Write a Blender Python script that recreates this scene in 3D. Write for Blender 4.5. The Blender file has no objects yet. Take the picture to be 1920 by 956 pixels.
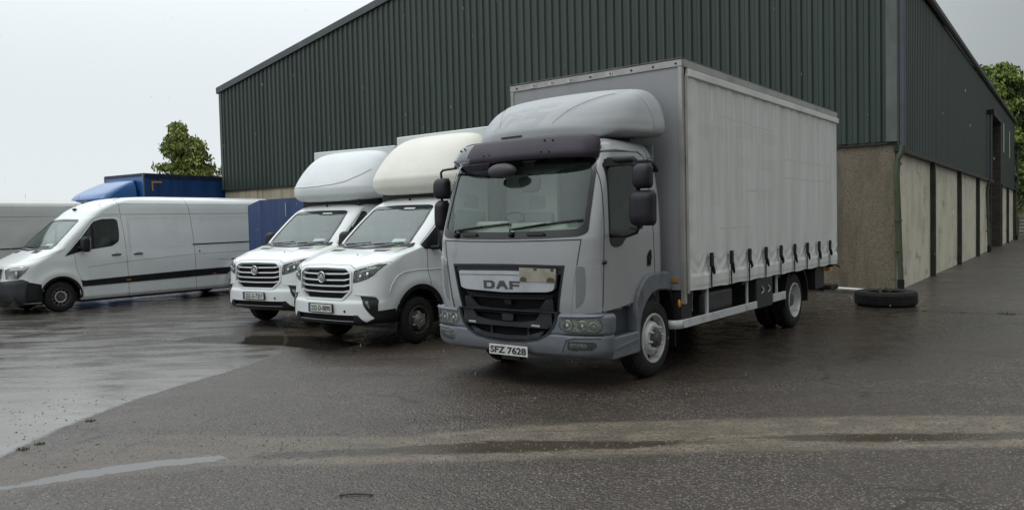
import bpy, bmesh, math, random
import numpy as np
from mathutils import Vector, Matrix
from mathutils.bvhtree import BVHTree
from mathutils.geometry import delaunay_2d_cdt
random.seed(7); R_ = random.Random(11)
SC = bpy.context.scene
COL = SC.collection

# ------------------------------------------------------------------ camera
CAMH = 1.7379; PITCH = 0.0393; ROLL = -0.0237; FPX = 1450.1
def basis():
    f0 = Vector((0, 1, 0)); r0 = Vector((1, 0, 0)); u0 = Vector((0, 0, 1))
    f = f0*math.cos(PITCH) - u0*math.sin(PITCH); u = u0*math.cos(PITCH) + f0*math.sin(PITCH)
    return r0*math.cos(ROLL) + u*math.sin(ROLL), -r0*math.sin(ROLL) + u*math.cos(ROLL), f
r_, u_, f_ = basis()
cd = bpy.data.cameras.new('camera'); cam = bpy.data.objects.new('camera', cd); COL.objects.link(cam)
cd.sensor_fit = 'HORIZONTAL'; cd.sensor_width = 36; cd.lens = 36*FPX/1920; cd.clip_start = 0.05; cd.clip_end = 3000
M = Matrix((r_, u_, -f_)).transposed().to_4x4(); M.translation = Vector((0, 0, CAMH)); cam.matrix_world = M
SC.camera = cam

# ------------------------------------------------------------------ world: overcast sky, paler to the left
SUN_EL, SUN_AZ = math.radians(58), math.radians(-150)     # azimuth of the sun measured from +Y towards +X
w = bpy.data.worlds.new('World'); SC.world = w; w.use_nodes = True
nt = w.node_tree; nt.nodes.clear()
def N(nt, t, **k):
    n = nt.nodes.new(t)
    for a, b in k.items():
        if a.startswith('i_'):
            n.inputs[int(a[2:])].default_value = b
        else: setattr(n, a, b)
    return n
tc = N(nt, 'ShaderNodeTexCoord')
dl = N(nt, 'ShaderNodeVectorMath', operation='DOT_PRODUCT'); dl.inputs[1].default_value = (-0.86, 0.5, 0.0)
nt.links.new(tc.outputs['Generated'], dl.inputs[0])
mr = N(nt, 'ShaderNodeMapRange', interpolation_type='SMOOTHSTEP'); mr.inputs[1].default_value = -0.25; mr.inputs[2].default_value = 0.62
nt.links.new(dl.outputs['Value'], mr.inputs[0])
cloud = N(nt, 'ShaderNodeTexNoise'); cloud.inputs['Scale'].default_value = 2.2; cloud.inputs['Detail'].default_value = 3
nt.links.new(tc.outputs['Generated'], cloud.inputs['Vector'])
ca = N(nt, 'ShaderNodeMath', operation='MULTIPLY_ADD'); ca.inputs[1].default_value = 0.22; ca.inputs[2].default_value = -0.11
nt.links.new(cloud.outputs[0], ca.inputs[0])
fa = N(nt, 'ShaderNodeMath', operation='ADD', use_clamp=True); nt.links.new(mr.outputs[0], fa.inputs[0]); nt.links.new(ca.outputs[0], fa.inputs[1])
mx = N(nt, 'ShaderNodeMix', data_type='RGBA'); nt.links.new(fa.outputs[0], mx.inputs[0])
mx.inputs[6].default_value = (0.315, 0.336, 0.328, 1); mx.inputs[7].default_value = (0.82, 0.875, 0.90, 1)
sp = N(nt, 'ShaderNodeSeparateXYZ'); nt.links.new(tc.outputs['Generated'], sp.inputs[0])
zr = N(nt, 'ShaderNodeMapRange', interpolation_type='SMOOTHSTEP'); zr.inputs[1].default_value = 0.12; zr.inputs[2].default_value = 1.0; zr.inputs[3].default_value = 0.92; zr.inputs[4].default_value = 3.0
nt.links.new(sp.outputs[2], zr.inputs[0])
ml = N(nt, 'ShaderNodeVectorMath', operation='SCALE'); nt.links.new(mx.outputs[2], ml.inputs[0]); nt.links.new(zr.outputs[0], ml.inputs['Scale'])
bg1 = N(nt, 'ShaderNodeBackground'); nt.links.new(ml.outputs[0], bg1.inputs[0]); bg1.inputs[1].default_value = 0.94
sky = N(nt, 'ShaderNodeTexSky', sky_type='NISHITA'); sky.sun_disc = False; sky.sun_elevation = SUN_EL; sky.sun_rotation = SUN_AZ
bg2 = N(nt, 'ShaderNodeBackground'); nt.links.new(sky.outputs[0], bg2.inputs[0]); bg2.inputs[1].default_value = 0.008
ad = N(nt, 'ShaderNodeAddShader'); nt.links.new(bg1.outputs[0], ad.inputs[0]); nt.links.new(bg2.outputs[0], ad.inputs[1])
wo = N(nt, 'ShaderNodeOutputWorld'); nt.links.new(ad.outputs[0], wo.inputs[0])
sd = bpy.data.lights.new('sun', 'SUN'); sd.energy = 0.5; sd.angle = math.radians(25); sd.color = (1, 0.98, 0.95)
so = bpy.data.objects.new('sun', sd); COL.objects.link(so)
sdir = Vector((math.sin(SUN_AZ)*math.cos(SUN_EL), math.cos(SUN_AZ)*math.cos(SUN_EL), math.sin(SUN_EL)))
so.rotation_euler = sdir.to_track_quat('Z', 'Y').to_euler()
SC.view_settings.view_transform = 'Standard'; SC.view_settings.look = 'None'; SC.view_settings.exposure = 0.08; SC.view_settings.gamma = 1.0

# ------------------------------------------------------------------ frames measured in the place
TRUCK_YAW = -0.6613; TRUCK0 = Vector((1.9914, 8.9313, 0))
SHED_YAW = -0.6077; SIDE_YAW = -0.632; SHED0 = Vector((8.6316, 17.4101, 0))
def fr(yaw): return Vector((math.cos(yaw), math.sin(yaw), 0)), Vector((-math.sin(yaw), math.cos(yaw), 0))
TX, TY = fr(TRUCK_YAW)

# ------------------------------------------------------------------ materials
MATS = {}
def pm(name, c, r=0.5, m=0.0, c2=None, sc=4.0, lo=0.4, hi=0.65, bump=0.0, bs=60.0, coat=0.0, stretch=(1, 1, 1), r2=None, spec=0.5, c3=None, sc3=1.5, lo3=.5, hi3=.7, st3=(1, 1, 1), det=5.0, trans=0.0, bstretch=None):
    """procedural principled material: base colour, patches of c2 and of c3, fine relief"""
    if name in MATS: return MATS[name]
    mt = bpy.data.materials.new(name); mt.use_nodes = True; nt = mt.node_tree
    b = nt.nodes['Principled BSDF']; L = nt.links.new
    b.inputs['Base Color'].default_value = (*c, 1); b.inputs['Roughness'].default_value = r; b.inputs['Metallic'].default_value = m
    b.inputs['Specular IOR Level'].default_value = spec; b.inputs['Coat Weight'].default_value = coat; b.inputs['Coat Roughness'].default_value = 0.06
    if trans: b.inputs['Transmission Weight'].default_value = trans
    tc = N(nt, 'ShaderNodeTexCoord')
    def noise(scale, st, detail=5.0):
        mp = N(nt, 'ShaderNodeMapping'); mp.inputs['Scale'].default_value = st; L(tc.outputs['Object'], mp.inputs[0])
        n = N(nt, 'ShaderNodeTexNoise'); n.inputs['Scale'].default_value = scale; n.inputs['Detail'].default_value = detail; n.inputs['Roughness'].default_value = .6
        L(mp.outputs[0], n.inputs['Vector']); return n.outputs[0]
    def ramp(s, a, bb, o0=0.0, o1=1.0):
        q = N(nt, 'ShaderNodeMapRange', interpolation_type='SMOOTHSTEP'); q.inputs[1].default_value = a; q.inputs[2].default_value = bb; q.inputs[3].default_value = o0; q.inputs[4].default_value = o1
        L(s, q.inputs[0]); return q.outputs[0]
    col = None
    if c2 is not None:
        f = ramp(noise(sc, stretch, det), lo, hi)
        x = N(nt, 'ShaderNodeMix', data_type='RGBA'); x.inputs[6].default_value = (*c, 1); x.inputs[7].default_value = (*c2, 1); L(f, x.inputs[0]); col = x.outputs[2]
        if r2 is not None:
            y = N(nt, 'ShaderNodeMapRange'); y.inputs[3].default_value = r; y.inputs[4].default_value = r2; L(f, y.inputs[0]); L(y.outputs[0], b.inputs['Roughness'])
    if c3 is not None:
        f = ramp(noise(sc3, st3, 6), lo3, hi3)
        x = N(nt, 'ShaderNodeMix', data_type='RGBA'); x.inputs[7].default_value = (*c3, 1); L(f, x.inputs[0])
        if col is not None: L(col, x.inputs[6])
        else: x.inputs[6].default_value = (*c, 1)
        col = x.outputs[2]
    if col is not None: L(col, b.inputs['Base Color'])
    if bump:
        bn = N(nt, 'ShaderNodeBump'); bn.inputs['Strength'].default_value = bump; bn.inputs['Distance'].default_value = 0.01
        L(noise(bs, bstretch or (1, 1, 1), 4), bn.inputs['Height']); L(bn.outputs[0], b.inputs['Normal'])
    MATS[name] = mt; return mt

GRIME = (.11, .10, .085)
def paint(name, c, r=.32, dirt=.35):
    d = tuple(a*(1-dirt)+g*dirt for a, g in zip(c, GRIME))
    return pm(name, c, r, 0, c2=tuple(a*.93 for a in c), sc=1.6, lo=.35, hi=.75, coat=(.5 if r < .45 else 0.0), c3=d, sc3=5.0, lo3=.56, hi3=.85, st3=(1, 1, .35), bump=.02, bs=9)
white = paint('white vehicle paint', (.71, .73, .735), dirt=.20)
cream = paint('cream roof moulding gelcoat', (.68, .66, .595), .5, .14)
palegrp = paint('pale grey roof moulding gelcoat', (.64, .66, .67), .5, .12)
greyvan = paint('warm grey van paint', (.44, .445, .43), .35, .3)
truckgrey = paint('grey cab paint', (.31, .315, .325), .26, .5)
bumpergrey = pm('blue grey bumper plastic', (.130, .143, .162), .45, c2=(.100, .110, .124), sc=7, lo=.4, hi=.75, bump=.05, bs=300, c3=(.06, .058, .055), sc3=3, lo3=.58, hi3=.8)
boxgrey = pm('grey front wall of the load box', (.27, .275, .285), .5, c2=(.225, .228, .235), sc=1.2, lo=.4, hi=.75, stretch=(1, 1, .25), c3=(.18, .175, .165), sc3=4, lo3=.62, hi3=.9, st3=(2, 2, .3))
blackpl = pm('black plastic', (.011, .011, .013), .5, spec=.28, c2=(.022, .021, .021), sc=6, lo=.45, hi=.8, bump=.06, bs=250)
blackgloss = pm('black glazing border', (.008, .008, .010), .12)
mesh_dark = pm('dark grille mesh', (.005, .005, .006), .7, spec=.15, c2=(.010, .010, .011), sc=90, lo=.45, hi=.55, bump=.4, bs=160)
grillegrey = pm('charcoal grille plastic', (.017, .019, .022), .48, spec=.3, c2=(.025, .027, .030), sc=8)
rubber = pm('tyre rubber', (.013, .013, .013), .72, spec=.3, c2=(.028, .026, .023), sc=7, lo=.45, hi=.75, bump=.15, bs=120, r2=.85)
silver = pm('silver painted metal', (.42, .43, .44), .35, .3, c2=(.30, .30, .30), sc=8, lo=.45, hi=.8)
wheelsil = pm('dirty silver wheel rim', (.54, .54, .53), .45, .15, c2=(.27, .25, .22), sc=9, lo=.48, hi=.78, c3=(.10, .07, .05), sc3=22, lo3=.62, hi3=.8)
wheeldark = pm('dark weathered steel rim', (.075, .072, .07), .5, .3, c2=(.13, .115, .10), sc=14, lo=.5, hi=.75)
chrome = pm('chrome', (.62, .62, .63), .14, 1.0)
alu = pm('aluminium rail', (.36, .35, .34), .42, .35, c2=(.24, .225, .20), sc=3, lo=.4, hi=.8, stretch=(1, 1, 1))
guard = pm('pale side guard rail', (.54, .55, .56), .45, .1, c2=(.27, .28, .29), sc=5, lo=.45, hi=.8)
platewhite = pm('number plate white', (.58, .58, .56), .35, c2=(.48, .48, .45), sc=14)
plateblack = pm('number plate lettering', (.02, .02, .022), .5)
plateblue = pm('number plate blue band', (.02, .05, .17), .4)
amberm = pm('amber lens', (.62, .22, .02), .2, coat=.6)
reflectorm = pm('dull orange reflector', (.42, .19, .05), .4)
chassism = pm('dark chassis steel', (.012, .012, .013), .6, c2=(.028, .024, .020), sc=5, lo=.45, hi=.8, bump=.1, bs=40)
interiorm = pm('dark cab interior', (.045, .048, .05), .8)
dashm = pm('dashboard plastic', (.42, .45, .38), .6, c2=(.34, .37, .31), sc=5)
seatm = pm('seat fabric', (.20, .21, .22), .9, c2=(.15, .155, .165), sc=10)
headlin = pm('pale cab lining', (.52, .56, .54), .8)
visorm_base = (.050, .042, .060)
bluetarp = pm('blue curtain fabric', (.012, .062, .22), .45, c2=(.010, .045, .165), sc=2.0, lo=.4, hi=.7, stretch=(3, 3, .3), bump=.3, bs=5, bstretch=(3, 3, .4))
bluepaint = paint('blue lorry paint', (.025, .115, .35), .3, .2)
papery = pm('paper permit', (.55, .62, .60), .6, c2=(.42, .48, .47), sc=30, lo=.45, hi=.6)

def glassmat(name, tint, film=.10, refl=.22, filmc=(.55, .62, .60)):
    mt = bpy.data.materials.new(name); mt.use_nodes = True; nt = mt.node_tree; nt.nodes.clear(); L = nt.links.new
    tr = N(nt, 'ShaderNodeBsdfTransparent'); tr.inputs[0].default_value = (*tint, 1)
    df = N(nt, 'ShaderNodeBsdfDiffuse'); df.inputs[0].default_value = (*filmc, 1)
    gl = N(nt, 'ShaderNodeBsdfGlossy'); gl.inputs[0].default_value = (.93, 1, .97, 1); gl.inputs['Roughness'].default_value = .05
    tc = N(nt, 'ShaderNodeTexCoord'); n1 = N(nt, 'ShaderNodeTexNoise'); n1.inputs['Scale'].default_value = 130; n1.inputs['Detail'].default_value = 2
    L(tc.outputs['Object'], n1.inputs['Vector'])
    q = N(nt, 'ShaderNodeMapRange'); q.inputs[1].default_value = .35; q.inputs[2].default_value = .75; q.inputs[3].default_value = film*.45; q.inputs[4].default_value = film*2
    L(n1.outputs[0], q.inputs[0])
    bn = N(nt, 'ShaderNodeBump'); bn.inputs['Strength'].default_value = .06; bn.inputs['Distance'].default_value = .004; L(n1.outputs[0], bn.inputs['Height']); 
    m1 = N(nt, 'ShaderNodeMixShader'); L(q.outputs[0], m1.inputs[0]); L(tr.outputs[0], m1.inputs[1]); L(df.outputs[0], m1.inputs[2])
    fz = N(nt, 'ShaderNodeFresnel'); fz.inputs[0].default_value = 1.48
    fm = N(nt, 'ShaderNodeMath', operation='MULTIPLY_ADD', use_clamp=True); fm.inputs[1].default_value = 1.0; fm.inputs[2].default_value = refl; L(fz.outputs[0], fm.inputs[0])
    m2 = N(nt, 'ShaderNodeMixShader'); L(fm.outputs[0], m2.inputs[0]); L(m1.outputs[0], m2.inputs[1]); L(gl.outputs[0], m2.inputs[2])
    o = N(nt, 'ShaderNodeOutputMaterial'); L(m2.outputs[0], o.inputs[0]); return mt
wsglass = glassmat('rain wet windscreen glass', (.90, .99, .94), .02, .015)
vanglass = glassmat('rain wet van windscreen glass', (.86, .96, .92), .025, .04)
sideglass = glassmat('dark side window glass', (.42, .46, .46), .02, .0)
lensglass = glassmat('clear lamp lens', (.86, .88, .85), .05, .03)
smoked = glassmat('pale end of the sun visor', (.62, .58, .66), .30, .02, (.30, .28, .33))

# ------------------------------------------------------------------ mesh helpers
def mesh_of(name, v, f, mat, smooth=False, ang=None):
    me = bpy.data.meshes.new(name); me.from_pydata([tuple(p) for p in v], [], [tuple(q) for q in f])
    if isinstance(mat, (list, tuple)):
        for q in mat: me.materials.append(q)
    elif mat: me.materials.append(mat)
    if smooth:
        me.polygons.foreach_set('use_smooth', [True]*len(me.polygons))
        if ang: me.set_sharp_from_angle(angle=math.radians(ang))
    me.update(); return me
def link(name, me, parent=None, loc=None, rz=None):
    o = bpy.data.objects.new(name, me); COL.objects.link(o)
    if parent is not None: o.parent = parent
    if loc is not None: o.location = loc
    if rz is not None: o.rotation_euler = (0, 0, rz)
    return o
def thing(name, label, cat, loc, rz=0, group=None):
    o = link(name, None, None, loc, rz); o.empty_display_size = .3
    o['label'] = label; o['category'] = cat
    if group: o['group'] = group
    return o
def tag(o, label, cat, group=None):
    o['label'] = label; o['category'] = cat
    if group: o['group'] = group
    return o

class MB:
    def __init__(s): s.v = []; s.f = []; s.nrm = None
    def add(s, v, f):
        n = len(s.v); s.v += [tuple(p) for p in v]; s.f += [tuple(i+n for i in q) for q in f]; return s
    def box(s, x0, x1, y0, y1, z0, z1):
        return s.add([(x0, y0, z0), (x1, y0, z0), (x1, y1, z0), (x0, y1, z0), (x0, y0, z1), (x1, y0, z1), (x1, y1, z1), (x0, y1, z1)],
                     [(0, 3, 2, 1), (4, 5, 6, 7), (0, 1, 5, 4), (1, 2, 6, 5), (2, 3, 7, 6), (3, 0, 4, 7)])
    def prism(s, poly, ax, a0, a1):
        """polygon in the two other axes (kept in x,y,z order), extruded along axis ax"""
        n = len(poly)
        def P(p, a):
            return {'x': (a, p[0], p[1]), 'y': (p[0], a, p[1]), 'z': (p[0], p[1], a)}[ax]
        v = [P(p, a0) for p in poly] + [P(p, a1) for p in poly]
        f = [tuple(range(n)), tuple(range(2*n-1, n-1, -1))] + [(i, i+n, (i+1) % n+n, (i+1) % n) for i in range(n)]
        s.add(v, f); return s
    def tube(s, pts, r, seg=8, closed=False, cap=True, flat=1.0):
        pts = [Vector(p) for p in pts]; n = len(pts); rs = r if isinstance(r, (list, tuple)) else [r]*n
        rings = []; up = None
        for i, p in enumerate(pts):
            if closed: t = (pts[(i+1) % n]-pts[i-1])
            else: t = pts[min(i+1, n-1)]-pts[max(i-1, 0)]
            if t.length < 1e-9: t = Vector((0, 0, 1))
            t.normalize()
            if up is None: up = Vector((0, 0, 1)) if abs(t.z) < .9 else Vector((0, 1, 0))
            a = t.cross(up)
            if a.length < 1e-4: a = t.orthogonal()
            a.normalize(); b = a.cross(t).normalized(); up = b
            rings.append([p + (a*math.cos(2*math.pi*k/seg) + b*math.sin(2*math.pi*k/seg)*flat)*rs[i] for k in range(seg)])
        v = [q for rg in rings for q in rg]; f = []
        m = n if closed else n-1
        for i in range(m):
            j = (i+1) % n
            for k in range(seg):
                l = (k+1) % seg; f.append((i*seg+k, i*seg+l, j*seg+l, j*seg+k))
        if cap and not closed: f.append(tuple(range(seg-1, -1, -1))); f.append(tuple((n-1)*seg+k for k in range(seg)))
        return s.add(v, f)
    def lathe(s, prof, seg=48, c=(0, 0, 0), ax='x', scl=1.0):
        """profile [(a, r)] turned round axis ax through c"""
        v = []; f = []; n = len(prof)
        for k in range(seg):
            t = 2*math.pi*k/seg; ct, st = math.cos(t), math.sin(t)
            for a, r in prof:
                p = {'x': (a, r*ct, r*st), 'y': (r*ct, a, r*st), 'z': (r*ct, r*st, a)}[ax]
                v.append((c[0]+p[0]*scl, c[1]+p[1]*scl, c[2]+p[2]*scl))
        for k in range(seg):
            l = (k+1) % seg
            for i in range(n-1): f.append((k*n+i, k*n+i+1, l*n+i+1, l*n+i))
        return s.add(v, f)
    def ball(s, c, r, sx=1, sy=1, sz=1, seg=12):
        prof = [(-r*math.cos(math.pi*i/8), max(r*math.sin(math.pi*i/8), 1e-4)) for i in range(9)]
        t = MB().lathe(prof, seg, ax='z')
        return s.add([(c[0]+p[0]*sx, c[1]+p[1]*sy, c[2]+p[2]*sz) for p in t.v], t.f)
    def obj(s, name, mat, parent=None, smooth=None, bevel=0, label=None):
        me = mesh_of(name, s.v, s.f, mat, smooth is not None, smooth if smooth and smooth is not True else None)
        if s.nrm and len(s.nrm) == len(me.vertices) and smooth: me.normals_split_custom_set_from_vertices(s.nrm)
        o = link(name, me, parent)
        if bevel:
            b = o.modifiers.new('bevel', 'BEVEL'); b.width = bevel; b.segments = 2; b.limit_method = 'ANGLE'; b.angle_limit = math.radians(35)
            me.polygons.foreach_set('use_smooth', [True]*len(me.polygons)); b.harden_normals = True
        if label: o['label'] = label
        return o

def crv(tab, x):
    """monotone cubic through (x, y) table"""
    xs = [t[0] for t in tab]; ys = [t[1] for t in tab]
    if x <= xs[0]: return ys[0]
    if x >= xs[-1]: return ys[-1]
    h = [xs[i+1]-xs[i] for i in range(len(xs)-1)]; d = [(ys[i+1]-ys[i])/h[i] for i in range(len(h))]
    m = [d[0]] + [0 if d[i-1]*d[i] <= 0 else 2*d[i-1]*d[i]/(d[i-1]+d[i]) for i in range(1, len(d))] + [d[-1]]
    i = max(j for j in range(len(h)) if xs[j] <= x); t = (x-xs[i])/h[i]
    return ys[i]*(2*t**3-3*t*t+1) + m[i]*h[i]*(t**3-2*t*t+t) + ys[i+1]*(-2*t**3+3*t*t) + m[i+1]*h[i]*(t**3-t*t)

def pip(poly, P):
    P = np.asarray(P, float); x, y = P[:, 0], P[:, 1]; ins = np.zeros(len(P), bool); n = len(poly)
    for i in range(n):
        x1, y1 = poly[i]; x2, y2 = poly[(i+1) % n]
        c = (y1 > y) != (y2 > y)
        with np.errstate(divide='ignore', invalid='ignore'):
            xi = (x2-x1)*(y-y1)/((y2-y1) if y2 != y1 else 1e-12)+x1
        ins ^= c & (x < xi)
    return ins

def plan(hw, yf, yr, D, n, NF, NS, rr=.10):
    t = np.linspace(0, math.pi/2, 160)
    x = hw*np.sin(t)**(2/n); y = yf+D*(1-np.cos(t)**(2/n))
    s = np.concatenate([[0], np.cumsum(np.hypot(np.diff(x), np.diff(y)))]); u = np.linspace(0, s[-1], NF+1)
    half = list(zip(np.interp(u, s, x), np.interp(u, s, y)))
    y0 = yf+D; y1 = yr-rr
    if y1 < y0: y1 = y0
    for i in range(1, NS+1): half.append((hw, y0+(y1-y0)*i/NS))
    rx = min(rr, hw)
    for i in range(1, 5):
        a = math.pi/2*i/4; half.append((hw-rx+rx*math.cos(a), y1+(yr-y1)*math.sin(a)))
    for i in range(1, 4): half.append(((hw-rx)*(1-i/4), yr))
    half.append((0, yr))
    return half + [(-a, b) for a, b in half[-2:0:-1]]

class Stack:
    """a body built as a stack of rounded plan sections; holes are cut by view polygons, and parts can be laid on its skin"""
    def __init__(s, prof, tabs, NF=36, NS=60, dz=.02, mod=None, rr=.10):
        # prof: list of (z, y_front) walked at even arc length ; tabs: hw, yr, D, n as functions of z
        zs = []; zz = np.linspace(prof[0][0], prof[-1][0], 1200); yy = np.array([crv(prof, z) for z in zz]); hh = np.array([crv(tabs['hw'], z) for z in zz])
        sl = np.concatenate([[0], np.cumsum(np.sqrt(np.diff(zz)**2+np.diff(yy)**2+np.diff(hh)**2))])
        K = max(8, int(sl[-1]/dz)); zs = np.interp(np.linspace(0, sl[-1], K+1), sl, zz)
        V = []
        for z in zs:
            lp = plan(crv(tabs['hw'], z), crv(prof, z), crv(tabs['yr'], z), crv(tabs['D'], z), crv(tabs['n'], z), NF, NS, rr)
            V.append([(x, y, z) for x, y in lp])
        V = np.array(V); m = V.shape[1]
        V = V.reshape(-1, 3)
        if mod is not None: V = mod(V)
        F = []
        for i in range(K):
            for k in range(m):
                l = (k+1) % m; F.append((i*m+k, i*m+l, (i+1)*m+l, (i+1)*m+k))
        s.caps = [tuple(range(m-1, -1, -1)), tuple(K*m+k for k in range(m))]
        s.V = V; s.F = F; s.bvh = BVHTree.FromPolygons([tuple(p) for p in V], F)
        nf = np.cross(V[np.array(F)[:, 2]]-V[np.array(F)[:, 0]], V[np.array(F)[:, 3]]-V[np.array(F)[:, 1]]); vn = np.zeros_like(V)
        for c_ in range(4): np.add.at(vn, np.array(F)[:, c_], nf)
        s.VN = vn/(np.linalg.norm(vn, axis=1)[:, None]+1e-12)
        Fa = np.array(F); s.C = V[Fa].mean(1); n = np.cross(V[Fa[:, 2]]-V[Fa[:, 0]], V[Fa[:, 3]]-V[Fa[:, 1]]); s.Nn = n/(np.linalg.norm(n, axis=1)[:, None]+1e-12)
    def body(s, name, mat, parent, holes=(), capb=True, ang=50):
        keep = np.ones(len(s.F), bool); C, n = s.C, s.Nn
        for view, poly in holes:
            if view == 'F': m = (n[:, 1] < -.2) & pip(poly, C[:, [0, 2]])
            elif view == 'R': m = (n[:, 0] > .3) & pip(poly, C[:, [1, 2]])
            elif view == 'L': m = (n[:, 0] < -.3) & pip(poly, C[:, [1, 2]])
            elif view == 'S': m = (abs(n[:, 0]) > .3) & pip(poly, C[:, [1, 2]])
            keep &= ~m
        F = [f for f, k in zip(s.F, keep) if k]
        F.append(s.caps[1])
        if capb: F.append(s.caps[0])
        return link(name, mesh_of(name, s.V, F, mat, True, ang), parent)
    def hit(s, p, view):
        a, b = p
        o, d = {'F': ((a, -30, b), (0, 1, 0)), 'R': ((30, a, b), (-1, 0, 0)), 'L': ((-30, a, b), (1, 0, 0)), 'T': ((a, b, 30), (0, 0, -1)), 'B': ((a, 30, b), (0, -1, 0))}[view]
        h, n, i, dd = s.bvh.ray_cast(Vector(o), Vector(d))
        if h is None:
            far = {'F': (a, -5, b), 'R': (5, a, b), 'L': (-5, a, b), 'T': (a, b, 5), 'B': (a, 9, b)}[view]
            h, n, i, dd = s.bvh.find_nearest(Vector(far))
            h2 = {'F': Vector((a, h.y, b)), 'R': Vector((h.x, a, b)), 'L': Vector((h.x, a, b)), 'T': Vector((a, b, h.z)), 'B': Vector((a, h.y, b))}[view]
            return h2, -Vector(d)
        q = list(s.F[i]); P = s.V[q]; w_ = 1/(np.sum((P-np.array(h))**2, 1)+1e-8); nn = Vector((s.VN[q]*w_[:, None]).sum(0)).normalized()
        if nn.dot(n) > .6 or nn.dot(n) < -.6: n = nn
        if n.dot(Vector(d)) > 0: n = -n
        return h, n
    def drape(s, mb, poly, view, off=.003, thick=0.0, step=.03, holes=(), along=False):
        pts = []; edges = []
        def ring(pl):
            n0 = len(pts); k = len(pl)
            for i in range(k):
                a = Vector(pl[i]); b = Vector(pl[(i+1) % k]); m = max(1, int((b-a).length/step))
                for j in range(m): pts.append(a+(b-a)*j/m)
            n1 = len(pts); edges.extend([(i, i+1) for i in range(n0, n1-1)]+[(n1-1, n0)]); return list(range(n0, n1))
        outer = ring(poly)
        for h in holes: ring(h)
        xs = [p[0] for p in poly]; ys = [p[1] for p in poly]
        g = [(x, y) for x in np.arange(min(xs)+step/2, max(xs), step) for y in np.arange(min(ys)+step/2, max(ys), step)]
        if g:
            g = np.array(g); ok = pip(poly, g)
            for h in holes: ok &= ~pip(h, g)
            # keep clear of the outline
            B = np.array([tuple(q) for q in pts])
            for q in g[ok]:
                if np.min(np.hypot(B[:, 0]-q[0], B[:, 1]-q[1])) > step*.45: pts.append(Vector(q))
        r = delaunay_2d_cdt([Vector((p[0], p[1])) for p in pts], edges, [outer], 1, 1e-6)
        v2 = r[0]; fs = [tuple(f) for f in r[2]]
        if holes:
            cen = np.array([np.mean([tuple(v2[i]) for i in f], axis=0) for f in fs]); k = np.ones(len(fs), bool)
            for h in holes: k &= ~pip(h, cen)
            fs = [f for f, q in zip(fs, k) if q]
        top = []; bot = []
        dirv = {'F': Vector((0, -1, 0)), 'R': Vector((1, 0, 0)), 'L': Vector((-1, 0, 0)), 'T': Vector((0, 0, 1)), 'B': Vector((0, 1, 0))}[view]
        for p in v2:
            h, n = s.hit((p[0], p[1]), view)
            if along: n = dirv
            top.append(h+n*off); bot.append(h+n*(off-thick))
        out = []
        for f in fs:
            a, b, c = top[f[0]], top[f[1]], top[f[2]]
            if (b-a).cross(c-a).dot(dirv) < 0: f = f[::-1]
            out.append(f)
        if thick == 0:
            mb.add(top, out); mb.nrm = [tuple(dirv) if along else tuple(s.hit((p[0], p[1]), view)[1]) for p in v2]; return mb
        n = len(top); cnt = {}
        for f in out:
            for i in range(len(f)): cnt[(f[i], f[(i+1) % len(f)])] = 1
        side = [(b, a, a+n, b+n) for (a, b) in cnt if (b, a) not in cnt]
        mb.add(top+bot, out+[tuple(i+n for i in f[::-1]) for f in out]+side); return mb
    def line(s, mb, pts, view, r=.004, off=0.0, step=.03, closed=False, seg=6):
        q = []; k = len(pts)
        for i in range(k if closed else k-1):
            a = Vector(pts[i]); b = Vector(pts[(i+1) % k]); m = max(1, int((b-a).length/step))
            for j in range(m): q.append(a+(b-a)*j/m)
        if not closed: q.append(Vector(pts[-1]))
        P = []
        for p in q:
            h, n = s.hit((p[0], p[1]), view); P.append(h+n*off)
        mb.tube(P, r, seg, closed); return mb

def rpoly(pts, r=.04, k=4):
    """round the corners of a polygon"""
    out = []; n = len(pts)
    for i in range(n):
        p0, p1, p2 = Vector(pts[i-1]), Vector(pts[i]), Vector(pts[(i+1) % n])
        a = (p0-p1); b = (p2-p1); rr = min(r, a.length*.45, b.length*.45); A = p1+a.normalized()*rr; B = p1+b.normalized()*rr
        for j in range(k+1):
            t = j/k; out.append(tuple(A*(1-t)**2+p1*2*t*(1-t)+B*t*t))
    return out
def mir(poly): return [(-a, b) for a, b in poly][::-1]
def circ(cx, cy, r, k=24, a0=0, a1=2*math.pi): return [(cx+r*math.cos(a0+(a1-a0)*i/k), cy+r*math.sin(a0+(a1-a0)*i/k)) for i in range(k)]

def text_mesh(s, size=1.0, off=0.0):
    cu = bpy.data.curves.new('lettering', 'FONT'); cu.body = s; cu.size = size; cu.offset = off; cu.align_x = 'CENTER'; cu.align_y = 'CENTER'; cu.resolution_u = 4
    o = bpy.data.objects.new('lettering', cu); COL.objects.link(o); bpy.context.view_layer.update()
    me = bpy.data.meshes.new_from_object(o.evaluated_get(bpy.context.evaluated_depsgraph_get()))
    v = [tuple(q.co[:2]) for q in me.vertices]; f = [tuple(p.vertices) for p in me.polygons]
    COL.objects.unlink(o); bpy.data.objects.remove(o); bpy.data.curves.remove(cu)
    x0, x1 = min(a for a, b in v), max(a for a, b in v); y0, y1 = min(b for a, b in v), max(b for a, b in v)
    return [((a-(x0+x1)/2)/(x1-x0), (b-(y0+y1)/2)/(y1-y0)) for a, b in v], f
def text_on(mb, s, cx, cz, wd, ht, fn, off=0.0):
    """unit-box text scaled to wd x ht and mapped by fn(a, b) -> point"""
    v, f = text_mesh(s, 1, off); mb.add([fn(cx+a*wd, cz+b*ht) for a, b in v], f); return mb

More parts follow.
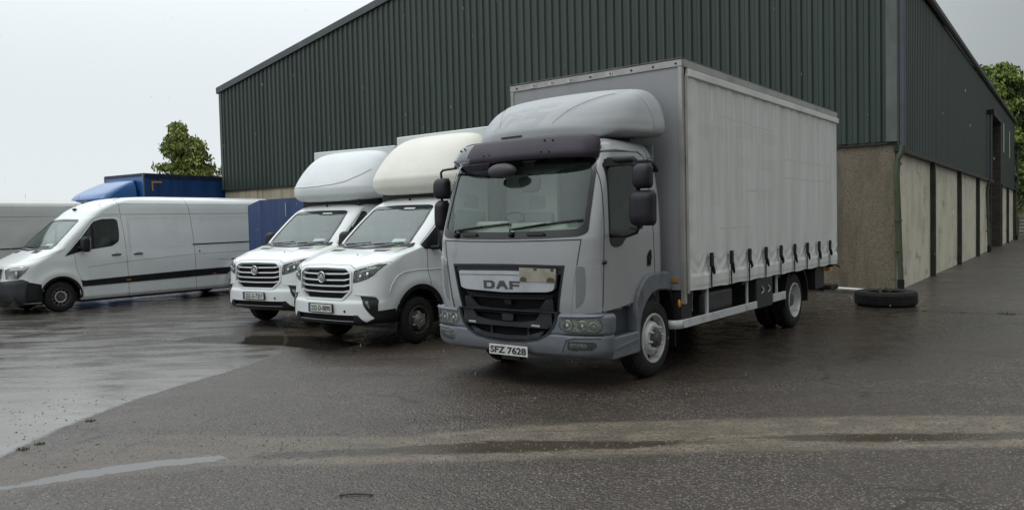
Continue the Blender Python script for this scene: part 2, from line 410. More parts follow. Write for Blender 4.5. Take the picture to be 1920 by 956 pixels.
# ------------------------------------------------------------------ ground: one sheet to the horizon, with the yard's surfaces stored as fields
def seg_sdf(P, poly):
    """signed distance to a polygon, negative inside"""
    d = np.full(len(P), 1e9)
    for i in range(len(poly)):
        a = np.array(poly[i]); b = np.array(poly[(i+1) % len(poly)]); ab = b-a
        t = np.clip(((P-a)@ab)/(ab@ab), 0, 1); d = np.minimum(d, np.hypot(*((P-(a+t[:, None]*ab)).T)))
    return np.where(pip(poly, P), -d, d)
def ground():
    xs = np.concatenate([[-900, -400, -150, -80, -50, -35], np.arange(-26, 18, .16), [20, 26, 34, 44, 60, 100, 300, 900]])
    ys = np.concatenate([[-300, -60, -15, -4, 0, 2], np.arange(3.2, 12, .09), np.arange(12, 26, .3), [28, 32, 40, 50, 70, 120, 300, 900, 1500]])
    X, Y = np.meshgrid(xs, ys); P = np.stack([X.ravel(), Y.ravel()], 1)
    V = [(a, b, 0.0) for a, b in P]; nx = len(xs)
    F = [(j*nx+i, j*nx+i+1, (j+1)*nx+i+1, (j+1)*nx+i) for j in range(len(ys)-1) for i in range(nx-1)]
    mt = bpy.data.materials.new('wet yard surface'); mt.use_nodes = True; nt = mt.node_tree; L = nt.links.new; b = nt.nodes['Principled BSDF']
    me = mesh_of('ground', V, F, mt)
    fields = dict(
        apron=seg_sdf(P, [(-4.6, 2.5), (-4.05, 5.6), (-4.12, 6.9), (-4.0, 8.07), (-3.79, 8.87), (-3.5, 9.76), (-3.3, 10.8), (-3.6, 12.2), (-4.4, 14.5), (-5, 20), (-30, 34), (-60, 30), (-60, 2.5)]),
        mud=seg_sdf(P, [(-5.2, 5.55), (-4.0, 5.95), (-3.65, 6.38), (-2.95, 6.62), (-2.11, 6.47), (-.97, 6.37), (-.04, 6.6), (.61, 6.67), (1.55, 6.69), (2.94, 6.68), (4.36, 6.58), (7, 6.4), (12, 6), (12, 5.2), (7, 5.55), (3.76, 5.68), (2.52, 5.73), (1.32, 5.74), (-.04, 5.67), (-1.45, 5.64), (-2.1, 5.69), (-2.95, 5.46), (-3.51, 5.13), (-5, 4.7)]),
        puddle=np.minimum.reduce([seg_sdf(P, [(-5, 4.6), (-4.2, 4.98), (-3.6, 5.32), (-3.23, 5.65), (-2.74, 5.88), (-2.24, 5.98), (-2.15, 5.84), (-2.66, 5.7), (-3.12, 5.46), (-3.56, 5.25), (-4.2, 4.85)]),
                       seg_sdf(P, [(-5.2, 12.9), (-3.2, 12.6), (-2.2, 11.6), (-2.6, 10.9), (-3.6, 11.6), (-5.6, 12.3)]) + .03]),
        wetm=np.minimum.reduce([seg_sdf(P, [(-2.1, 5.98), (-1.2, 6.05), (-.76, 6.1), (-.04, 6.18), (.98, 6.07), (1.62, 6.08), (1.0, 5.9), (-.04, 5.84), (-1.0, 5.86), (-2.05, 5.8)]),
                     seg_sdf(P, [(1.7, 6.1), (2.53, 6.15), (3.64, 6.09), (4.6, 6.0), (3.52, 5.86), (2.48, 5.92)])]),
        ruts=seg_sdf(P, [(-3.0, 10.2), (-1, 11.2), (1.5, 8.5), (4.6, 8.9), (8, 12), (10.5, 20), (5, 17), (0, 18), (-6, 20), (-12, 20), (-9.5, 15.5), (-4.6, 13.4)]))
    for k, a in fields.items():
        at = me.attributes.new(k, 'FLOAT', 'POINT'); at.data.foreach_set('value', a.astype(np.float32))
    o = link('ground', me); o['kind'] = 'structure'
    tc = N(nt, 'ShaderNodeTexCoord')
    def noise(sc, det=4, st=(1, 1, 1), rough=.55, typ='N'):
        mp = N(nt, 'ShaderNodeMapping'); mp.inputs['Scale'].default_value = st; L(tc.outputs['Object'], mp.inputs[0])
        n = N(nt, 'ShaderNodeTexNoise' if typ == 'N' else 'ShaderNodeTexVoronoi'); n.inputs['Scale'].default_value = sc
        if typ == 'N': n.inputs['Detail'].default_value = det; n.inputs['Roughness'].default_value = rough
        L(mp.outputs[0], n.inputs['Vector']); return n
    def mr(s, a, bb, c=0.0, d=1.0, smooth=True):
        q = N(nt, 'ShaderNodeMapRange'); q.interpolation_type = 'SMOOTHSTEP' if smooth else 'LINEAR'
        for i, x in zip((1, 2, 3, 4), (a, bb, c, d)): q.inputs[i].default_value = x
        L(s, q.inputs[0]); return q.outputs[0]
    def ma(op, a, bb, c=None, clamp=False):
        q = N(nt, 'ShaderNodeMath', operation=op, use_clamp=clamp)
        for i, x in enumerate((a, bb, c)):
            if x is None: continue
            if isinstance(x, (int, float)): q.inputs[i].default_value = x
            else: L(x, q.inputs[i])
        return q.outputs[0]
    def mixc(f, a, bb):
        q = N(nt, 'ShaderNodeMix', data_type='RGBA')
        for i, x in ((0, f), (6, a), (7, bb)):
            if isinstance(x, tuple): q.inputs[i].default_value = (*x, 1)
            elif isinstance(x, (int, float)): q.inputs[i].default_value = x
            else: L(x, q.inputs[i])
        return q.outputs[2]
    def mixf(f, a, bb):
        q = N(nt, 'ShaderNodeMix', data_type='FLOAT')
        for i, x in ((0, f), (2, a), (3, bb)):
            if isinstance(x, (int, float)): q.inputs[i].default_value = x
            else: L(x, q.inputs[i])
        return q.outputs[0]
    nbig = noise(.45, 5).outputs[0]; nmid = noise(3.2, 6).outputs[0]; nfine = noise(24, 5, rough=.7).outputs[0]; nrag = noise(5.5, 6, (1, 2.2, 1), .7).outputs[0]
    vor = noise(58, typ='V'); vor.feature = 'F1'; vor2 = noise(34, typ='V')
    grain = noise(210, 2).outputs[0]
    wob = ma('MULTIPLY_ADD', nrag, .55, -.275)
    def field(name, width, wamp=1.0):
        a = N(nt, 'ShaderNodeAttribute', attribute_name=name)
        s = ma('ADD', a.outputs['Fac'], ma('MULTIPLY', wob, wamp)); return mr(s, -width, width, 1.0, 0.0)
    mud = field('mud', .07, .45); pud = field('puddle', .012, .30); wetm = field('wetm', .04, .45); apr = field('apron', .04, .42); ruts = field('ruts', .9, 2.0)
    # asphalt aggregate: dark binder, stones of two tones
    vcol = N(nt, 'ShaderNodeSeparateColor'); L(vor.outputs['Color'], vcol.inputs[0])
    stone = mixc(mr(vcol.outputs[0], .30, .9), (.038, .028, .023), (.175, .140, .115))
    stone = mixc(mr(vcol.outputs[1], .955, .985), stone, (.26, .24, .21))
    binder = mixc(mr(nmid, .35, .7), (.026, .019, .015), (.052, .038, .030))
    asph = mixc(mr(vor.outputs['Distance'], .34, .62), stone, binder)
    asph = mixc(mr(nbig, .40, .68), asph, mixc(.5, asph, (.045, .033, .025)))
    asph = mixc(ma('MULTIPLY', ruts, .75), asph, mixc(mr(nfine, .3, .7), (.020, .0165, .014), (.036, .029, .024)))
    wetf = mr(noise(.9, 5, (.6, 1.5, 1)).outputs[0], .40, .62)
    asph = mixc(ma('MULTIPLY', wetf, .45), asph, mixc(mr(nfine, .3, .7), (.036, .028, .022), (.070, .057, .046)))
    wv = noise(.55, typ='V'); wv.feature = 'DISTANCE_TO_EDGE'; wn = noise(2.2, 5); wm = N(nt, 'ShaderNodeVectorMath', operation='MULTIPLY_ADD'); wm.inputs[1].default_value = (.55, .55, 0); L(wn.outputs[1] if len(wn.outputs) > 1 else wn.outputs[0], wm.inputs[0]); L(tc.outputs['Object'], wm.inputs[2]); L(wm.outputs[0], wv.inputs['Vector'])
    crack = ma('MULTIPLY', mr(wv.outputs['Distance'], .004, .014, 1, 0), mr(noise(.5, 3).outputs[0], .50, .60))
    asph = mixc(ma('MULTIPLY', crack, .8), asph, (.012, .010, .008))
    # muddy band: brown silt between the stones
    silt = mixc(mr(nmid, .3, .7), (.205, .165, .118), (.118, .094, .07))
    silt = mixc(mr(vcol.outputs[0], .66, .85, 0, .8), silt, (.055, .045, .036))
    sxyz = N(nt, 'ShaderNodeSeparateXYZ'); L(tc.outputs['Object'], sxyz.inputs[0])
    mudk = ma('MULTIPLY', mr(ma('ADD', sxyz.outputs[0], ma('MULTIPLY', nmid, 1.5)), -2.6, .4, .34, .9), mr(noise(2.6, 6, (.45, 2.2, 1), .7).outputs[0], .34, .52, .35, 1.0))
    col = mixc(ma('MULTIPLY', mud, mudk), asph, silt)
    col = mixc(ma('MULTIPLY', wetm, .85), col, (.040, .030, .020))
    # smooth concrete apron
    con = mixc(mr(nbig, .35, .65), (.138, .128, .115), (.185, .173, .158))
    con = mixc(mr(noise(1.1, 6, (.35, 1.6, 1), .65).outputs[0], .50, .72, 0, .7), con, (.085, .08, .072))
    spots = noise(7, typ='V'); scol = N(nt, 'ShaderNodeSeparateColor'); L(spots.outputs['Color'], scol.inputs[0])
    sp = ma('MULTIPLY', mr(spots.outputs['Distance'], .05, .10, 1, 0), mr(scol.outputs[0], .74, .78))
    con = mixc(ma('MULTIPLY', sp, .75), con, (.025, .022, .018))
    far = mr(ma('ADD', sxyz.outputs[1], ma('MULTIPLY', noise(.7, 6, (.5, 1.6, 1), .65).outputs[0], 6.0)), 11.2, 15.5, 0, .82)  # apron colour darkens with distance, painting in dark reflections near the vans
    con = mixc(far, con, mixc(mr(nfine, .3, .7), (.045, .038, .032), (.085, .074, .064)))
    col = mixc(apr, col, con)
    at = N(nt, 'ShaderNodeAttribute', attribute_name='apron'); edge = mr(ma('ABSOLUTE', ma('ADD', at.outputs['Fac'], ma('MULTIPLY_ADD', wob, .12, -.05)), 0), .0, .06, 1, 0)
    col = mixc(ma('MULTIPLY', edge, .6), col, (.028, .027, .02))
    col = mixc(ma('MULTIPLY', pud, .9), col, (.030, .027, .022))
    L(col, b.inputs['Base Color'])
    # water film: glossy pools among rougher stones
    film = mr(noise(.9, 5, (.6, 1.5, 1)).outputs[0], .40, .62)
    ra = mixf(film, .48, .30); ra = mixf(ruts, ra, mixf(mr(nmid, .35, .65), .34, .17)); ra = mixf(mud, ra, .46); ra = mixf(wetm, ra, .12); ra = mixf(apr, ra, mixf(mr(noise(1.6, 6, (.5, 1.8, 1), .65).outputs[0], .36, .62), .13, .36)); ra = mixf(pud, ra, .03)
    L(ra, b.inputs['Roughness']); L(ma('ADD', .5, ma('MULTIPLY', ma('MAXIMUM', pud, ma('MULTIPLY', apr, .35)), .5)), b.inputs['Specular IOR Level'])
    h = ma('MULTIPLY', vor.outputs['Distance'], -1.0); h = ma('ADD', h, ma('MULTIPLY', vor2.outputs['Distance'], -.6)); h = ma('ADD', h, ma('MULTIPLY', grain, .35)); h = ma('MULTIPLY', h, .012)
    h2 = ma('MULTIPLY', ma('ADD', nmid, ma('MULTIPLY', nfine, .35)), .010)
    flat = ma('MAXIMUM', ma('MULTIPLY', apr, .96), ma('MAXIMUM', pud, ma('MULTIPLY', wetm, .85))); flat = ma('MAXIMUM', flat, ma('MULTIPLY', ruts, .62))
    hh = ma('MULTIPLY', ma('ADD', h, h2), ma('SUBTRACT', 1.0, flat)); hh = ma('ADD', hh, ma('MULTIPLY', ma('MULTIPLY', nmid, apr), .004))
    bn = N(nt, 'ShaderNodeBump'); bn.inputs['Strength'].default_value = .6; bn.inputs['Distance'].default_value = 1.0; L(hh, bn.inputs['Height']); L(bn.outputs[0], b.inputs['Normal'])
    return o
ground()

def gravel():
    mb = MB(); R = random.Random(5)
    for i in range(5200):
        if i < 3400: y = R.uniform(4.1, 8.2); x = R.uniform(-4.0*y/6, 4.6*y/6)
        else: x = R.uniform(-3.8, 6); y = R.gauss(6.15, .35)
        if i % 9 == 0: x, y = R.uniform(-9, -4), R.uniform(6, 13)
        if x < -2.0 and abs(y-(5.9+.33*(x+2.1))) < .22: continue
        r = R.choice((.004, .005, .007, .010)) * (R.uniform(.8, 1.4)); a = R.uniform(0, 6.28)
        v = []
        for k in range(5):
            t = a+k*1.2566+R.uniform(-.3, .3); v.append((x+r*R.uniform(.7, 1.2)*math.cos(t), y+r*R.uniform(.7, 1.2)*math.sin(t), .001))
        v.append((x+R.uniform(-.3, .3)*r, y+R.uniform(-.3, .3)*r, r*R.uniform(.5, .9)))
        mb.add(v, [(k, (k+1) % 5, 5) for k in range(5)])
    m = pm('loose grit', (.075, .068, .060), .45, c2=(.22, .20, .17), sc=14, lo=.5, hi=.7)
    o = mb.obj('gravel', m); o['kind'] = 'stuff'
gravel()

# far hedge line hiding the horizon, low and hazy
# ------------------------------------------------------------------ shed
def shed():
    S = thing('shed', 'large dark green corrugated steel shed with rendered lower walls behind the row of vehicles', 'shed', SHED0, SHED_YAW)
    green = pm('dark green cladding', (.034, .049, .043), .44, spec=.45, c2=(.026, .041, .034), sc=.8, lo=.35, hi=.7, stretch=(1.5, 1, .25), c3=(.038, .056, .045), sc3=9, lo3=.60, hi3=.85, st3=(2.5, 1, .12))
    green2 = pm('slightly faded green cladding', (.038, .057, .048), .48, spec=.45, c2=(.030, .046, .038), sc=.9, lo=.35, hi=.7, stretch=(1.5, 1, .25), c3=(.042, .058, .048), sc3=9, lo3=.56, hi3=.85, st3=(2.5, 1, .12))
    trim = pm('grey green flashing', (.055, .068, .066), .45, c2=(.10, .105, .10), sc=3, lo=.5, hi=.8)
    darktrim = pm('black steel section', (.012, .014, .012), .6, c2=(.030, .034, .022), sc=4, lo=.4, hi=.7, stretch=(1, 1, .5), c3=(.035, .05, .02), sc3=3, lo3=.55, hi3=.75)
    dash = pm('stained pebbledash wall', (.225, .185, .137), .85, c2=(.115, .098, .074), sc=1.1, lo=.42, hi=.70, stretch=(2.0, 1, .40), c3=(.10, .085, .062), sc3=55, lo3=.46, hi3=.60, bump=.9, bs=85)
    creamw = pm('cream render', (.64, .60, .49), .8, c2=(.50, .465, .37), sc=.9, lo=.4, hi=.7, c3=(.12, .105, .078), sc3=1.3, lo3=.56, hi3=.80, st3=(1, .8, 1.6), bump=.25, bs=30)
    WID = 24.65; ZC = 3.41; EV = 7.45; PK = EV+.207*WID/2
    roofz = lambda x: PK-.207*abs(x+WID/2)
    # corrugation profile over one metre: four ribs
    prof = []
    for k in range(4):
        a = k*.25; prof += [(a, 0), (a+.10, 0), (a+.135, .045), (a+.215, .045)]
    prof.append((1.0, 0))
    def sheet(x0, x1, top, zb, name, parent, y0=0.0):
        v = []; f = []
        for a, d in prof:
            x = x0+a*(x1-x0); d = d*1.15; z = top(x); v += [(x, y0-d, zb), (x, y0-d, z)]
        for i in range(len(prof)-1): f.append((2*i, 2*i+2, 2*i+3, 2*i+1))
        n = len(v); v += [(a, b+.004, c) for a, b, c in v]; f += [tuple(i+n for i in q[::-1]) for q in f]
        return link(name, mesh_of(name, v, f, green2 if random.random() < .35 else green), parent)
    nS = 25; w1 = WID/nS; Rr = random.Random(2)
    for k in range(nS):
        o = sheet(-WID+k*w1, -WID+(k+1)*w1, roofz, ZC-Rr.uniform(0, .02), 'cladding_sheet', S, -.002*(k % 2))
    # barge board along the verge, eaves
    for x0, x1 in ((-WID-.15, -WID/2), (-WID/2, .12)):
        z0, z1 = roofz(max(x0, -WID))-(.03 if x0 < -WID else 0), roofz(min(x1, 0))-(.025 if x1 > 0 else 0)
        v = [(x0, -.12, z0-.14), (x1, -.12, z1-.14), (x1, -.12, z1+.10), (x0, -.12, z0+.10), (x0, .05, z0-.14), (x1, .05, z1-.14), (x1, .05, z1+.10), (x0, .05, z0+.10)]
        MB().add(v, [(0, 1, 2, 3), (3, 2, 6, 7), (4, 7, 6, 5), (0, 4, 5, 1), (0, 3, 7, 4), (1, 5, 6, 2)]).obj('barge_board', trim, S)
    MB().box(-WID-.05, -WID+.10, -.075, .05, ZC, EV-.05).obj('corner_trim', trim, S)
    MB().box(-.16, .055, -.085, .03, ZC-.02, EV+.1).obj('corner_trim', pm('pale corner flashing', (.12, .135, .125), .45, c2=(.08, .092, .085), sc=2, stretch=(1, 1, .3)), S)
    MB().box(-WID-.12, -WID+.03, -.02, .02, 6.98, 7.02).obj('pipe_stub', darktrim, S)
    MB().box(-8.2, .0, .03, .25, 0, ZC+.05).obj('front_wall', dash, S)
    pale = pm('pale beige ribbed wall', (.40, .355, .26), .8, c2=(.30, .26, .18), sc=1.3, lo=.4, hi=.7, stretch=(2.6, 1, .3), c3=(.16, .135, .09), sc3=2.4, lo3=.56, hi3=.74, st3=(3, 1, .2), bump=.4, bs=60)
    for k in range(16):
        a = -WID+k*(WID-8.2)/16; MB().box(a+.006, a+(WID-8.2)/16-.006, .03-.008*(k % 2), .25, 0, ZC+.05).obj('wall_slab', pale, S)
    MB().box(-WID, .02, -.03, .03, ZC-.07, ZC-.025).obj('base_flashing', darktrim, S)
    # side wall frame
    D = link('side_wall', None, S, (0, 0, 0), SIDE_YAW-SHED_YAW); D.empty_display_size = .3
    LEN = 40.0; ZS = 3.24
    posts = [5.45, 11.5, 17.6, 22.95, 29.3, 34.2, 39.85]
    edges = [0.02]+posts
    for i in range(7):
        a, bq = edges[i]+(.24 if i == 0 else .085), edges[i+1]-.085
        if i == 4: continue
        MB().box(-.16, -.03, a, bq, 0, ZS+.06).obj('wall_panel', creamw, D)
    for p in posts: MB().box(-.15, .10, p-.085, p+.085, 0, ZS+.02).obj('steel_post', darktrim, D)
    prof2 = prof
    nn = 40
    for k in range(nn):
        y0, y1 = k*LEN/nn, (k+1)*LEN/nn
        top = EV-.02; bot = ZS
        if 24.0-.01 <= y0 < 28.99: bot = 6.55
        v = []; f = []
        for a, d in prof2:
            y = y0+a*(y1-y0); v += [(.015+d*.7, y, bot), (.015+d*.7, y, top)]
        for i in range(len(prof2)-1): f.append((2*i, 2*i+2, 2*i+3, 2*i+1))
        link('cladding_sheet', mesh_of('cladding_sheet', v, f, green), D)
    for a, bq in ((0, 23.9), (29.1, LEN)): MB().box(-.02, .13, a, bq, ZS-.07, ZS+.015).obj('drip_flashing', darktrim, D)
    MB().tube([(.13, -.1, EV), (.13, LEN, EV)], .09, 8).obj('gutter', trim, D)
    # door bay
    MB().box(-.45, -.35, 23.0, 29.2, 0, 6.6).obj('sliding_door', pm('dark door sheet', (.03, .032, .03), .6, c2=(.05, .05, .045), sc=3), D)
    MB().box(-.33, -.15, 23.2, 26.2, 2.05, 6.4).obj('roller_shutter', pm('pale grey shutter', (.16, .165, .19), .5, c2=(.22, .23, .25), sc=2, stretch=(1, 1, .6)), D)
    MB().box(-.34, .06, 28.75, 29.1, 0, 6.6).obj('door_jamb', pm('rusty brown jamb', (.035, .03, .024), .8, c2=(.06, .05, .038), sc=3, stretch=(1, 1, 3)), D)
    MB().box(-.34, .09, 23.75, 29.1, 6.4, 6.62).obj('door_lintel', darktrim, D)
    cl = pm('translucent cladding strip', (.45, .52, .48), .35)
    MB().box(.06, .075, 30.35, 30.85, 5.0, 6.55).obj('skylight_strip', cl, D)
    MB().box(.06, .075, 34.75, 35.25, 4.95, 6.5).obj('skylight_strip', cl, D)
    pipeg = pm('grey blue square downpipe', (.060, .068, .095), .5, c2=(.045, .05, .066), sc=3)
    pipegr = pm('mossy green downpipe', (.060, .080, .042), .6, c2=(.035, .050, .026), sc=4, lo=.4, hi=.7, stretch=(1, 1, .4))
    def pipe(y, x, ztop, big=.05, parent=D, bendy=0):
        MB().box(x-big, x+big, y-big, y+big, ZS+.02, ztop).obj('downpipe', pipeg, parent, bevel=.015)
        q = MB().tube([(x, y, ZS+.05), (x-.03, y-.01, ZS-.12), (x-.10, y-.03, ZS-.26), (x-.12, y-.03, ZS-.6), (x-.10+bendy, y, 1.9), (x-.08+bendy*.6, y, 1.2), (x-.05, y, .25)], .062, 10)
        for zz in (ZS-.36, 1.62, .95): q.tube([(x-.10+bendy*.5, y, zz-.025), (x-.10+bendy*.5, y, zz+.025)], .082, 10)
        q.obj('lower_downpipe', pipegr, parent, smooth=60)
        MB().tube([(x-.05, y, .30), (x-.05, y, .0)], .075, 10).obj('downpipe_shoe', blackpl, parent, smooth=60)
    pipe(-.03, .17, EV-.05)
    pipe(21.4, .17, 6.2); MB().box(.05, .32, 21.25, 21.7, 6.15, 6.32).obj('hopper_head', blackpl, D)
    pipe(39.9, .22, 5.8); MB().box(.05, .38, 39.8, 40.1, 5.75, 5.95).obj('hopper_head', blackpl, D)
    # back, far side and roof so the building is whole
    MB().box(-WID, -.2, 38.9, 39.1, 0, EV).obj('rear_wall', green, S)
    MB().box(-WID-.02, -WID+.10, .3, 38.9, 0, EV-.02).obj('far_side_wall', green, S)
    for x0, x1 in ((-WID-.2, -WID/2), (-WID/2, .75)):
        za, zb = roofz(x0 if x0 > -WID else -WID)-(.04 if x0 < -WID else 0), PK
        z0, z1 = (EV-.01, PK) if x1 < 0 else (PK, EV-.02)
        MB().add([(x0, .06, z0), (min(x1, .1), .06, z1), (x1, 39.3, z1), (x0, 39.3, z0)], [(0, 1, 2, 3)]).obj('roof_slope', green, S)
shed()

# ------------------------------------------------------------------ trees
def foliage(mb, c, n, R, size, down=.6, spread=.35, tang=None):
    """a spray of small pointed leaf faces hanging around c"""
    for _ in range(n):
        p = Vector((R.gauss(0, spread), R.gauss(0, spread), R.gauss(0, spread*.8)))+c
        d = Vector((R.uniform(-1, 1), R.uniform(-1, 1), R.uniform(-1.2, .5)-down)).normalized(); s = size*R.uniform(.6, 1.5)
        a = d.orthogonal().normalized(); a.rotate(Matrix.Rotation(R.uniform(0, 6.28), 3, d)); a *= s*.28
        mb.add([p-a*.6, p+d*s*.55-a, p+d*s, p+d*s*.5+a], [(0, 1, 2, 3)])
def conifer(loc, H, rad, label, mat, mat2, seed, shape=1.0, n1=170, leaves=30, size=.34, z0=.12, tops=((0, 0, 1.0),), name='conifer_tree', group=None, cat='tree'):
    R = random.Random(seed); T = thing(name, label, cat, loc, 0, group)
    bark = pm('conifer bark', (.07, .055, .04), .9, c2=(.035, .028, .022), sc=8, stretch=(1, 1, .2))
    MB().tube([(0, 0, -.1), (.05, 0, H*.4), (0, .05, H*.93)], [rad*.11, rad*.07, .02], 10).obj('trunk', bark, T, smooth=60)
    a = MB(); b = MB(); lim = MB()
    for (tx, ty, th) in tops:
        for i in range(int(n1*th)):
            u = R.random()**.8; z = (z0+(1-z0)*u)*H*th; rr = rad*th*(1-u)**shape*(.75+.45*R.random())+.15*H/8
            ang = R.uniform(0, 6.283)
            tip = Vector((tx+rr*math.cos(ang), ty+rr*math.sin(ang), z-rr*.18))
            root = Vector((tx*.6, ty*.6, z-rr*.05))
            lim.tube([root, (root+tip)/2+Vector((0, 0, rr*.08)), tip], [.035, .022, .008], 4)
            for q in range(3):
                t = 1-.28*q*R.uniform(.8, 1.2); c = root.lerp(tip, max(t, .2))
                foliage(a if R.random() < .7 else b, c, leaves, R, size, .9, .045*rad*(1-.3*u)+.07)
        for k in range(5): foliage(a, Vector((tx, ty, H*th*(1-.02*k))), 14, R, size*.8, -.2, .10+.04*k)
    lim.obj('branches', bark, T)
    a.obj('crown', mat, T); b.obj('crown', mat2, T)
    return T
gold = pm('golden conifer foliage', (.30, .35, .085), .7, c2=(.17, .215, .05), sc=3.0, lo=.35, hi=.65, c3=(.36, .31, .09), sc3=1.4, lo3=.58, hi3=.7)
gold2 = pm('green conifer foliage', (.12, .145, .045), .7, c2=(.17, .19, .055), sc=2.5, lo=.4, hi=.65)
dgreen = pm('deep green conifer foliage', (.026, .045, .012), .75, c2=(.050, .078, .018), sc=1.5, lo=.45, hi=.7)
ygreen = pm('yellow green conifer foliage', (.21, .27, .05), .75, c2=(.10, .145, .03), sc=1.2, lo=.4, hi=.65)
conifer((-17.0, 40, 0), 7.25, 1.65, 'golden green conifer with twin drooping tops standing behind the blue lorry', gold, gold2, 3, shape=.85, n1=135, leaves=30, size=.17, z0=.36, tops=((-.05, 0, 1.0), (.80, .2, .90)), group='golden conifers behind the yard')
conifer((-13.75, 41, 0), 7.0, 2.2, 'golden conifer half hidden behind the left corner of the green shed', gold, gold2, 9, shape=.7, n1=170, leaves=40, size=.15, z0=.36, group='golden conifers behind the yard')
RT = [(37.6, 62, 13.2, 3.2, 'yellow green conifer, leftmost of the trees beyond the far end of the shed'), (40.6, 64, 13.9, 3.6, 'tall yellow green conifer second from left beyond the shed'),
      (43.8, 62, 13.3, 3.6, 'broad conifer at the right edge beyond the shed'), (35.0, 66, 11.6, 3.0, 'low conifer rising just above the shed roof line'), (47, 66, 13.5, 4, 'outermost conifer to the right of the far trees')]
for i, (x, y, h, r, lb) in enumerate(RT):
    conifer((x, y, 0), h, r, lb, ygreen if i != 4 else dgreen, dgreen, 20+i, shape=.5, n1=260, leaves=34, size=.28, z0=.08, group='trees beyond the far end of the shed')
# bare branch reaching into the right edge
def bare():
    T = thing('bare_tree', 'bare dark twigs of a tree reaching in at the right edge above the conifers', 'tree', (38.6, 52, 0))
    R = random.Random(4); bark = pm('dark bare bark', (.03, .027, .022), .9)
    MB().tube([(0, 0, 0), (.1, 0, 6), (0, .1, 13.6)], [.28, .2, .06], 8).obj('trunk', bark, T, smooth=60)
    mb = MB()
    for k in range(26):
        z = 8.5+5*k/26; a = R.uniform(0, 6.28); l = R.uniform(1.6, 2.9)*(1-.4*k/26)
        if k % 3 == 0: a = math.pi+R.uniform(-.6, .6)
        p = Vector((0, 0, z)); d = Vector((math.cos(a), math.sin(a), .15)); pts = [p]
        for s in range(5): p = p+d*l/5; d.z += .10; d.x += R.uniform(-.1, .1); pts.append(p.copy())
        mb.tube(pts, [.05, .04, .03, .02, .012, .006], 5)
        for s in range(1, 6):
            for sg in (-1, 1):
                q = pts[s]; e = Vector((math.cos(a+sg*.9), math.sin(a+sg*.9), .35)); mb.tube([q, q+e*.35, q+e*.55+Vector((0, 0, .12))], [.018, .012, .005], 4)
    mb.obj('branches', bark, T)
bare()
def farend():
    T = thing('cream_outbuilding', 'small cream rendered outbuilding wall past the far end of the shed', 'building', (38.5, 60, 0), -.2)
    MB().box(0, 9, 0, 4, 0, 2.65).obj('wall', pm('far cream render', (.42, .38, .28), .85, c2=(.30, .27, .20), sc=.7), T)
    MB().box(-.15, 9.15, -.15, 4.15, 2.65, 2.8).obj('roof', pm('far slate', (.06, .06, .06), .7), T)
    G = thing('farm_gate', 'dark metal gate standing in front of the far cream outbuilding', 'gate', (37.0, 56.5, 0), -.25)
    gm = pm('dark gate metal', (.03, .03, .028), .6)
    for k in range(5): MB().box(0, 4.2, -.03, .03, .22+k*.26, .29+k*.26).obj('rail', gm, G)
    for x in (0, 2.05, 4.2): MB().box(x-.05, x+.05, -.035, .035, .02, 1.42).obj('post', gm, G)
farend()

# ------------------------------------------------------------------ small things near the wall
def lying_tyre():
    c = SHED0+fr(SHED_YAW)[0]*.24-fr(SHED_YAW)[1]*2.75
    T = thing('old_tyre', 'large old tyre lying flat on the ground by the shed corner', 'tyre', c)
    pr = [(.02, .35), (.0, .40), (.0, .50), (.03, .545), (.06, .56)]
    for k in range(4): z = .08+k*.035; pr += [(z, .565), (z+.006, .552), (z+.016, .552), (z+.022, .565)]
    pr += [(.235, .56), (.27, .545), (.285, .50), (.283, .47), (.275, .44), (.28, .40), (.265, .345), (.25, .34), (.22, .38), (.16, .46), (.10, .46), (.04, .40), (.02, .35)]
    MB().lathe(pr, 64, ax='z').obj('tread_and_sidewall', rubber, T, smooth=40)
    MB().lathe([(.12, .0), (.13, .2), (.10, .44)], 32, ax='z').obj('soil', pm('wet soil', (.03, .024, .018), .7, c2=(.05, .045, .03), sc=9, bump=.8, bs=40), T)
    W = thing('weed', 'green leafy weed growing out of the middle of the old tyre', 'plant', c+Vector((-.02, .03, .12)))
    R = random.Random(3); st = MB(); lf = MB()
    for k in range(9):
        a = R.uniform(0, 6.28); l = R.uniform(.12, .36); tip = Vector((math.cos(a)*l*.6, math.sin(a)*l*.6, l)); st.tube([(0, 0, 0), tip*.55, tip], [.006, .004, .002], 5)
        for j in range(6):
            p = tip*(.4+.12*j); b = a+R.uniform(-1.4, 1.4); d = Vector((math.cos(b), math.sin(b), R.uniform(-.2, .5)))*.07; s = Vector((-math.sin(b), math.cos(b), 0))*.02
            lf.add([p, p+d*.5+s, p+d, p+d*.5-s], [(0, 1, 2, 3)])
    g = pm('weed leaf', (.05, .09, .025), .5, c2=(.08, .12, .03), sc=20); st.obj('stem', g, W); lf.obj('leaves', g, W)
lying_tyre()
def pole():
    ex, ey = fr(SHED_YAW)
    a = SHED0-ex*1.65-ey*.16; b = SHED0-ex*.10-ey*.62
    T = thing('white_pole', 'white plastic pipe lying along the foot of the pebbledash wall by the shed corner', 'pipe', a)
    d = b-a; MB().tube([Vector((0, 0, .09)), d*.5+Vector((0, 0, .09)), d+Vector((0, 0, .07))], .032, 12).obj('tube', pm('white pvc', (.62, .63, .6), .35), T, smooth=60)
    MB().tube([d*.16+Vector((0, 0, .09)), d*.175+Vector((0, 0, .09))], .036, 12).obj('black_band', blackpl, T, smooth=60)
    # support blocks under the pipe
    MB().box(-.25, .15, -.05, .22, 0, .058).obj('timber_block', pm('old dark timber', (.03, .026, .022), .8), T)
pole()
